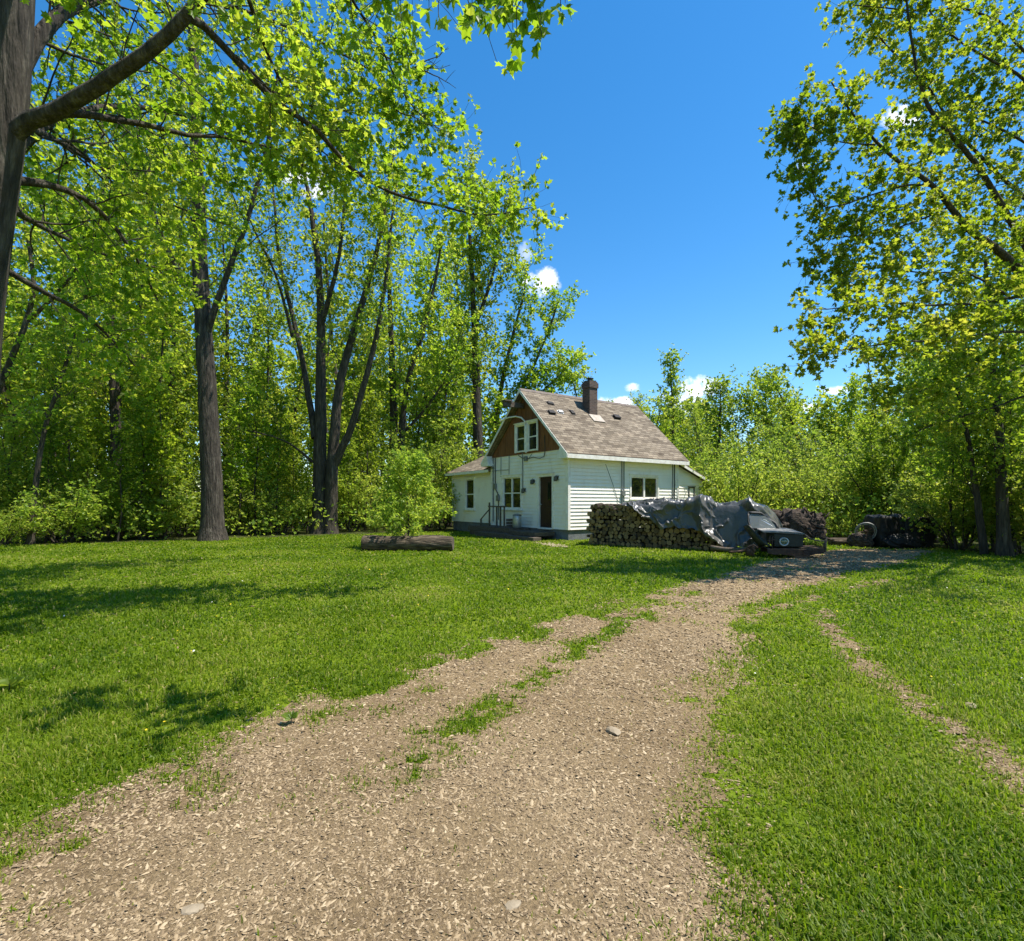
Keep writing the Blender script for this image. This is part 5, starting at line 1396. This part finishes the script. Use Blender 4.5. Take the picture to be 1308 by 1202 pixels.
LG = 'leafy tree in the wood to the left of the tall straight grey trunk'
MG = 'leafy tree in the wood between the straight grey trunk and the house'
RG = 'leafy tree in the wood above the bushes right of the derelict vehicle'
HG = 'green tree showing low behind the right end of the house'
for u, Y, v, k in ((-70, 24, 60, 2), (-20, 29, 120, 0), (20, 24, 260, 1), (60, 33, 170, 2), (100, 28, 250, 0), (180, 31, 210, 0), (205, 26, 300, 3), (225, 40, 190, 1), (-10, 40, 150, 2), (70, 22, 380, 3), (190, 22.5, 420, 3), (-120, 21, 150, 0)):
    place_tree(u, Y, v, k, LG, 'wood left of the grey trunk')
for u, Y, v, k in ((290, 33, 290, 0), (330, 30, 420, 3), (320, 42, 330, 2), (365, 36, 390, 1), (455, 40, 370, 2), (465, 32, 470, 3), (545, 44, 330, 1), (560, 38, 430, 3), (590, 46, 340, 0), (350, 28, 510, 3), (445, 48, 290, 1), (575, 33, 520, 3)):
    place_tree(u, Y, v, k, MG, 'wood between grey trunk and house')
for u, Y, v, k in ((1130, 34, 505, 1), (1165, 28, 470, 0), (1200, 24, 430, 2), (1240, 21, 470, 3), (1300, 19, 380, 1), (1340, 21, 330, 0), (1110, 40, 530, 3), (1180, 36, 430, 2), (1270, 27, 400, 1), (1225, 31, 400, 0), (1315, 30, 330, 2), (1150, 23, 570, 3), (1400, 18, 380, 1), (1450, 16, 420, 3)):
    place_tree(u, Y, v, k, RG, 'wood right of the vehicle')
for u, Y, v, k in ((745, 52, 470, 1), (835, 44, 515, 3), (880, 42, 535, 1), (893, 52, 525, 0), (945, 50, 520, 3), (1010, 52, 515, 1), (822, 52, 512, 2)):
    place_tree(u, Y, v, k, HG, 'trees behind the right end of the house', 'far_tree')

for u, Y, v, k in ((15, 25, 430, 3), (55, 27, 470, 3), (95, 25.5, 440, 3), (125, 28, 480, 3), (165, 26, 460, 3), (200, 28, 450, 3), (230, 30, 430, 3), (30, 31, 400, 3), (-25, 24, 460, 3), (180, 34, 400, 3), (110, 33, 420, 3)):
    place_tree(u, Y, v, k, LG, 'wood left of the grey trunk')
for u, Y, v, k in ((305, 29, 480, 3), (345, 31, 460, 3), (375, 33, 440, 3), (450, 35, 450, 3), (480, 37, 440, 3), (530, 36, 470, 3), (585, 40, 450, 3)):
    place_tree(u, Y, v, k, MG, 'wood between grey trunk and house')

# ---- shrubs at the wood edge
SH = []
for i, (h, ns, leaf) in enumerate(((2.6, 9, .085), (2.0, 8, .085), (3.6, 7, .10), (4.2, 4, .10))):
    pl = Plant(np.random.default_rng(400 + i)); r_ = pl.r
    for j in range(ns):
        a = 2 * PI * j / ns + r_.normal(0, .3); q_ = .3 if i == 3 else 1; d = np.array([math.cos(a) * r_.uniform(.2, .75) * q_, math.sin(a) * r_.uniform(.2, .75) * q_, 1])
        C = pl.curve(np.array([math.cos(a) * .15, math.sin(a) * .15, 0]), d, h * r_.uniform(.7, 1.1), 9, .1, .25)
        pl.grow(C, .025, .008, dict(levels=2, n=[11, 4], start=[.16, .2], ang=[.9, .8], len=[h * .32, .35], shape=[fall, one], up=[.3, .1], wig=.3, seg=[5, 3], sides=[5, 4, 3], rk=.01, rmin=.004, tufts=3, per=4, leaf=leaf), 0)
    SH.append((pl.wood_mesh('stems', M['bark_dark']), pl.leaf_mesh('foliage', M['leaf_shrub']), h))


def place_shrub(u, Y, top_v, k, label, group):
    k = 3 if (k == 2 and random.random() < .55) else k; wm_, lm, h = SH[k]; top_v += random.uniform(-34, 26); x = (u - CX) / F_PX * Y; H = H_CAM - (top_v - HY) / F_PX * Y; s = H / h; q = random.uniform(.9, 1.25)
    root = empty('shrub', (x, Y, 0), random.uniform(0, 6.28)); root.scale = (s * q, s * q, s)
    link('stems', wm_, root); link('foliage', lm, root); tag(root, label, 'shrub', group)


for u, Y, v, k in ((-30, 18.5, 600, 0), (5, 20.5, 560, 2), (70, 20.5, 615, 1), (110, 22, 590, 0), (165, 23, 600, 2), (205, 22.5, 630, 1), (235, 24, 590, 0), (30, 24, 540, 2), (140, 26, 560, 2), (80, 19.6, 640, 1), (0, 18.2, 645, 1), (215, 27, 560, 2), (185, 21.6, 645, 1)):
    place_shrub(u, Y, v, k, 'bright green bush along the lawn edge left of the straight grey trunk', 'bushes left of the grey trunk')
for u, Y, v, k in ((300, 25, 610, 0), (330, 26, 590, 2), (358, 25.5, 632, 1), (380, 29, 580, 0), (320, 30, 560, 2)):
    place_shrub(u, Y, v, k, 'bright green bush between the straight grey trunk and the many-stemmed tree', 'bushes between the two big trunks')
for u, Y, v, k in ((450, 28, 600, 0), (470, 30, 570, 2), (552, 31, 575, 2), (575, 34, 560, 0), (540, 28, 625, 1), (440, 33, 550, 2), (565, 29.5, 620, 0), (480, 27, 640, 1)):
    place_shrub(u, Y, v, k, 'green bush in the wood edge beside the sapling, left of the house wing', 'bushes beside the sapling')
for u, Y, v, k in ((905, 31, 570, 2), (930, 29, 580, 0), (965, 30, 566, 2), (1000, 27, 592, 0), (950, 25, 612, 1), (1040, 24, 610, 0), (1075, 25, 590, 2), (1020, 33, 570, 2), (1068, 21.5, 630, 1), (1100, 22.5, 610, 0), (915, 36, 555, 2), (985, 36, 560, 2), (1055, 31, 575, 0)):
    place_shrub(u, Y, v, k, 'bright bush behind the tarpaulin and the derelict vehicle', 'bushes behind the vehicle')
for u, Y, v, k in ((1130, 22.6, 600, 0), (1165, 22.0, 610, 2), (1198, 20.6, 590, 0), (1222, 17.6, 640, 1), (1225, 16.6, 625, 0), (1265, 17, 600, 2), (1310, 15.5, 620, 0), (1340, 14.8, 640, 1), (1235, 18.5, 580, 2), (1150, 23, 580, 2), (1295, 17, 590, 2), (1375, 14, 600, 0)):
    place_shrub(u, Y, v, k, 'green bush at the wood edge behind and right of the black plastic heap', 'bushes right of the black heap')

# thin young trees standing free in front of the wood
pl = Plant(np.random.default_rng(440)); r_ = pl.r
for k_ in (0,):
    P = resample([(0, 0, 0), (.15, .05, 1.6), (.05, .1, 3.4), (.3, 0, 5.4)], .3)
    pl.grow(P, .05, .012, mid_spec(20, 1.15, .13, len=[1.2, .5], start=[.25, .2], tufts=3, per=4, seg=[5, 3], rmin=.004), 0)
YW, YL = pl.wood_mesh('trunk', M['bark_dark']), pl.leaf_mesh('crown', M['leaf_wood'])
for (us, label, group) in ((((12, 19.2), (58, 20.0), (92, 20.6), (128, 21.5), (150, 20.6), (182, 21.8), (212, 22.2), (228, 23.2)), 'thin young tree at the lawn edge left of the straight grey trunk', 'young trees left of the grey trunk'),
                           (((305, 24.6), (328, 25.2), (352, 26.0), (378, 27.0), (392, 26.4), (446, 27.2), (466, 28.6)), 'thin young tree at the lawn edge between the straight grey trunk and the sapling', 'young trees left of the sapling'),
                           (((1118, 21.8), (1142, 21.2), (1196, 19.6), (1212, 18.4), (1222, 16.4), (1270, 15.9), (1298, 14.9), (1312, 15.3)), 'thin young tree at the wood edge right of the black plastic heap', 'young trees right of the black heap')):
    for u, Y in us:
        root = empty('young_tree', ((u - CX) / F_PX * Y, Y, 0), random.uniform(0, 6.28)); s = random.uniform(.75, 1.25); root.scale = (s, s, s * random.uniform(.9, 1.2))
        link('trunk', YW, root); link('crown', YL, root); tag(root, label, 'young tree', group)

# sapling behind the log
pl = Plant(np.random.default_rng(61)); gS = np.array([(521 - CX) / F_PX * 17.4, 17.4, 0.0])
P = resample([gS, gS + [.02, 0, 1.0], gS + [-.03, 0, 2.0], gS + [.02, 0, 2.85]], .15)
pl.grow(P, .035, .008, dict(levels=2, n=[62, 6], start=[.06, .2], ang=[1.15, .8], len=[1.45, .42], shape=[lambda q: 1.12 - .85 * q, one], up=[.35, .1], wig=.25, seg=[6, 3], sides=[8, 5, 4], rk=.008, rmin=.003, tufts=4, per=5, leaf=.10), 0)
tree_thing('sapling', pl, gS, 'small bright yellow-green sapling growing behind the thick log on the lawn', 'sapling', leaf='leaf_shrub')
# bare climbing plant on the right wall
pl = Plant(np.random.default_rng(62)); b0 = np.array(house_pt(6.15, -.16, .0)); r_ = pl.r
for j in range(9):
    C = pl.curve(b0 + r_.normal(0, .05, 3) * [1, 1, 0], np.array([r_.normal(0, .25), r_.normal(0, .12), 1]), r_.uniform(1.6, 2.5), 9, .0, .35); pl.tube(C, np.linspace(.018, .006, 10), 5)
    for q in range(4):
        C2 = pl.curve(C[4 + q], np.array([r_.normal(0, 1), r_.normal(0, .3), .4]), .4, 4, 0, .3); pl.tube(C2, np.linspace(.008, .003, 5), 4)
    pl.tuft(C[-1], np.array([0, 0, 1.]), 2, .06)
tree_thing('dry_shrub', pl, b0, 'leafless dry shrub against the white right wall beside its window', 'shrub', bark='bark_dark', trunk_name='stems')


# ---- the wood beyond: one mass of low foliage and one of trunks and crowns
def far_mass():
    r = np.random.default_rng(71); pl = Plant(r)
    V, F, n0 = [], [], 0
    for i in range(205):
        Y = r.uniform(44, 85); x = r.uniform(-1.12, 1.25) * Y
        if abs((x / Y) * F_PX + CX - 830) < 120: Y = r.uniform(56, 85)
        rel = (x / Y) * F_PX + CX
        if i >= 150:                       # the wood closes round the clearing
            a = math.radians(r.uniform(100, 325)); d = r.uniform(27, 42); x, Y, rel = d * math.cos(a) * .95 - 2, d * math.sin(a) * .8 + 2, 0
            if Y > 12: Y = r.uniform(-20, 8); x = -r.uniform(30, 40)
        H = (r.uniform(15, 20) if rel < 620 else r.uniform(8.5, 11.5) * Y / 55 if rel < 1110 else r.uniform(13, 18))
        P = resample([(x, Y, 0), (x + r.normal(0, .4), Y, H * .5), (x + r.normal(0, .8), Y, H)], 1.2)
        pl.grow(P, .2, .04, mid_spec(15, 3.2, .4, n=[15, 4], tufts=3, per=4, sides=[5, 3, 3], seg=[4, 2], start=[.08, .2]), 0)
    return pl


pl = far_mass()
Vw, Fw = np.vstack(pl.V), np.vstack(pl.F); Vl, Fl, al = pl.leaf_arrays(OVAL, OVAL_F)
nf = len(Fw); Fl0 = Fl[0] + len(Vw)
me = np_mesh('far_wood', np.vstack([Vw, Vl]), [Fw, Fl0], False, {'rnd': np.concatenate([np.zeros(len(Vw)), al])}, [M['bark_dark'], M['leaf_wood']], np.concatenate([np.zeros(nf), np.ones(len(Fl0))]))
tag(link('far_wood', me), 'mass of spring wood farther back behind the single trees', 'wood', kind='stuff')


def undergrowth(n):
    r = np.random.default_rng(72)
    Y = 16 + 50 * r.random(n) ** 1.3; x = (r.random(n) * 2.4 - 1.15) * Y
    keep = wood_side(x, Y - .5) & ~((np.abs(x - 3) < 9) & (Y < 34) & (x > -5)) | (wood_side(x, Y - .5) & (x > 11))
    x, Y = x[keep], Y[keep]; n = len(x)
    top = 0.5 + 2.6 * np.clip(fbm(x * .35, Y * .35, 5, 3) * 1.5 - .25, .1, 1) * np.clip((Y - np.interp(x, LAWN_EDGE[:, 0], LAWN_EDGE[:, 1])) / 4 + .25, .2, 1)
    z = top * r.random(n) ** .7
    P = np.stack([x, Y, z + .03], -1); D = r.normal(0, .8, (n, 3)) + [0, -.1, .3]; D /= np.linalg.norm(D, axis=1, keepdims=True)
    pl = Plant(r); pl.lp = [P]; pl.ld = [D]; pl.ls = [r.uniform(.09, .2, n) * (1 + (Y - 16) / 45)]
    V, F, a = pl.leaf_arrays(OVAL, OVAL_F)
    return np_mesh('undergrowth', V, F, False, {'rnd': a}, [M['leaf_shrub']])


tag(link('undergrowth', undergrowth(N_UNDER)), 'tangle of green undergrowth filling the floor of the wood', 'undergrowth', kind='stuff')

# ================================================================== LIGHT, SKY, CAMERA
SUN_AZ = math.radians(97)              # clockwise from the view direction (+Y): the sun stands high on the right
SUN_EL = math.radians(65)
sd_ = bpy.data.lights.new('sun', 'SUN'); sd_.energy = SUN_E; sd_.angle = math.radians(.5); sd_.color = (1.0, .95, .86)
so = bpy.data.objects.new('sun', sd_); COL.objects.link(so)
dirv = Vector((math.sin(SUN_AZ) * math.cos(SUN_EL), math.cos(SUN_AZ) * math.cos(SUN_EL), math.sin(SUN_EL)))
so.rotation_euler = dirv.to_track_quat('Z', 'Y').to_euler(); so.location = (30, 20, 60)

W = bpy.data.worlds.new('World'); S.world = W; W.use_nodes = True
nt = W.node_tree; bg = nt.nodes['Background']
sky = nt.nodes.new('ShaderNodeTexSky'); sky.sky_type = 'NISHITA'; sky.sun_disc = False
sky.sun_elevation = SUN_EL; sky.sun_rotation = SUN_AZ; sky.air_density = 1.0; sky.dust_density = .15; sky.ozone_density = 2.2
hs = nt.nodes.new('ShaderNodeHueSaturation'); hs.inputs['Saturation'].default_value = SKY_SAT; hs.inputs['Value'].default_value = .95; hs.inputs['Hue'].default_value = .497
nt.links.new(sky.outputs[0], hs.inputs['Color'])


def mth(op, a, b=None):
    n = nt.nodes.new('ShaderNodeMath'); n.operation = op
    for i, q in enumerate((a, b)):
        if q is None: continue
        if isinstance(q, (int, float)): n.inputs[i].default_value = q
        else: nt.links.new(q, n.inputs[i])
    return n.outputs[0]


# small fair-weather clouds, each at its own bearing and height over the horizon
tc = nt.nodes.new('ShaderNodeTexCoord'); sx = nt.nodes.new('ShaderNodeSeparateXYZ'); nt.links.new(tc.outputs['Generated'], sx.inputs[0])
yy = mth('MAXIMUM', sx.outputs[1], .02); U_ = mth('DIVIDE', sx.outputs[0], yy); W_ = mth('DIVIDE', sx.outputs[2], yy)
cb = nt.nodes.new('ShaderNodeCombineXYZ'); nt.links.new(U_, cb.inputs[0]); nt.links.new(W_, cb.inputs[1])
cn = nt.nodes.new('ShaderNodeTexNoise'); cn.inputs['Scale'].default_value = 34; cn.inputs['Detail'].default_value = 7; cn.inputs['Roughness'].default_value = .62
nt.links.new(cb.outputs[0], cn.inputs['Vector'])
nz = mth('MULTIPLY', mth('SUBTRACT', cn.outputs['Fac'], .5), 4.2)
tot = None
for (u, v, a, b, dens) in ((692, 360, 22, 16, 1), (672, 322, 9, 12, .35), (893, 494, 26, 13, 1), (872, 510, 26, 12, .6), (788, 515, 22, 8, .9), (809, 495, 11, 5, .8), (876, 524, 20, 7, .7), (1030, 520, 20, 7, .95), (1068, 499, 20, 5, .8), (1150, 152, 22, 15, 1), (1023, 214, 7, 7, .35), (385, 226, 34, 12, .8), (410, 240, 26, 12, .7)):
    u0, w0 = (u - CX) / F_PX, (HY - v) / F_PX
    du = mth('DIVIDE', mth('SUBTRACT', U_, u0), a * 1.15 / F_PX); dw = mth('DIVIDE', mth('SUBTRACT', W_, w0), b * 1.15 / F_PX)
    e = mth('SUBTRACT', 1.0, mth('ADD', mth('MULTIPLY', du, du), mth('MULTIPLY', dw, dw)))
    q = nt.nodes.new('ShaderNodeMapRange'); q.interpolation_type = 'SMOOTHSTEP'; q.inputs[1].default_value = -.25; q.inputs[2].default_value = 1.25; q.inputs[4].default_value = dens
    nt.links.new(mth('ADD', e, nz), q.inputs[0])
    lim = nt.nodes.new('ShaderNodeMapRange'); lim.inputs[1].default_value = -1.2; lim.inputs[2].default_value = 0; nt.links.new(e, lim.inputs[0])
    o = mth('MULTIPLY', q.outputs[0], lim.outputs[0]); tot = o if tot is None else mth('MAXIMUM', tot, o)
mixc = nt.nodes.new('ShaderNodeMixRGB'); nt.links.new(tot, mixc.inputs[0]); nt.links.new(hs.outputs[0], mixc.inputs[1]); mixc.inputs[2].default_value = (CLOUD, CLOUD, CLOUD * 1.03, 1)
nt.links.new(mixc.outputs[0], bg.inputs['Color']); bg.inputs['Strength'].default_value = SKY_E

cam = bpy.data.cameras.new('camera'); co = bpy.data.objects.new('camera', cam); COL.objects.link(co)
co.location = (0, 0, H_CAM); co.rotation_euler = (PI / 2, 0, 0)
cam.sensor_width = 36; cam.lens = 36 * F_PX / 1308; cam.shift_y = (HY - 601) / 1308; cam.clip_start = .05; cam.clip_end = 3000
S.camera = co
S.view_settings.view_transform = 'Standard'; S.view_settings.look = 'None'; S.view_settings.exposure = EXPO; S.view_settings.gamma = 1
cy = S.cycles
cy.max_bounces = 8; cy.diffuse_bounces = 6; cy.glossy_bounces = 2; cy.transmission_bounces = 4; cy.transparent_max_bounces = 4
cy.caustics_reflective = False; cy.caustics_refractive = False; cy.use_denoising = DENOISE
cy.sample_clamp_indirect = 6
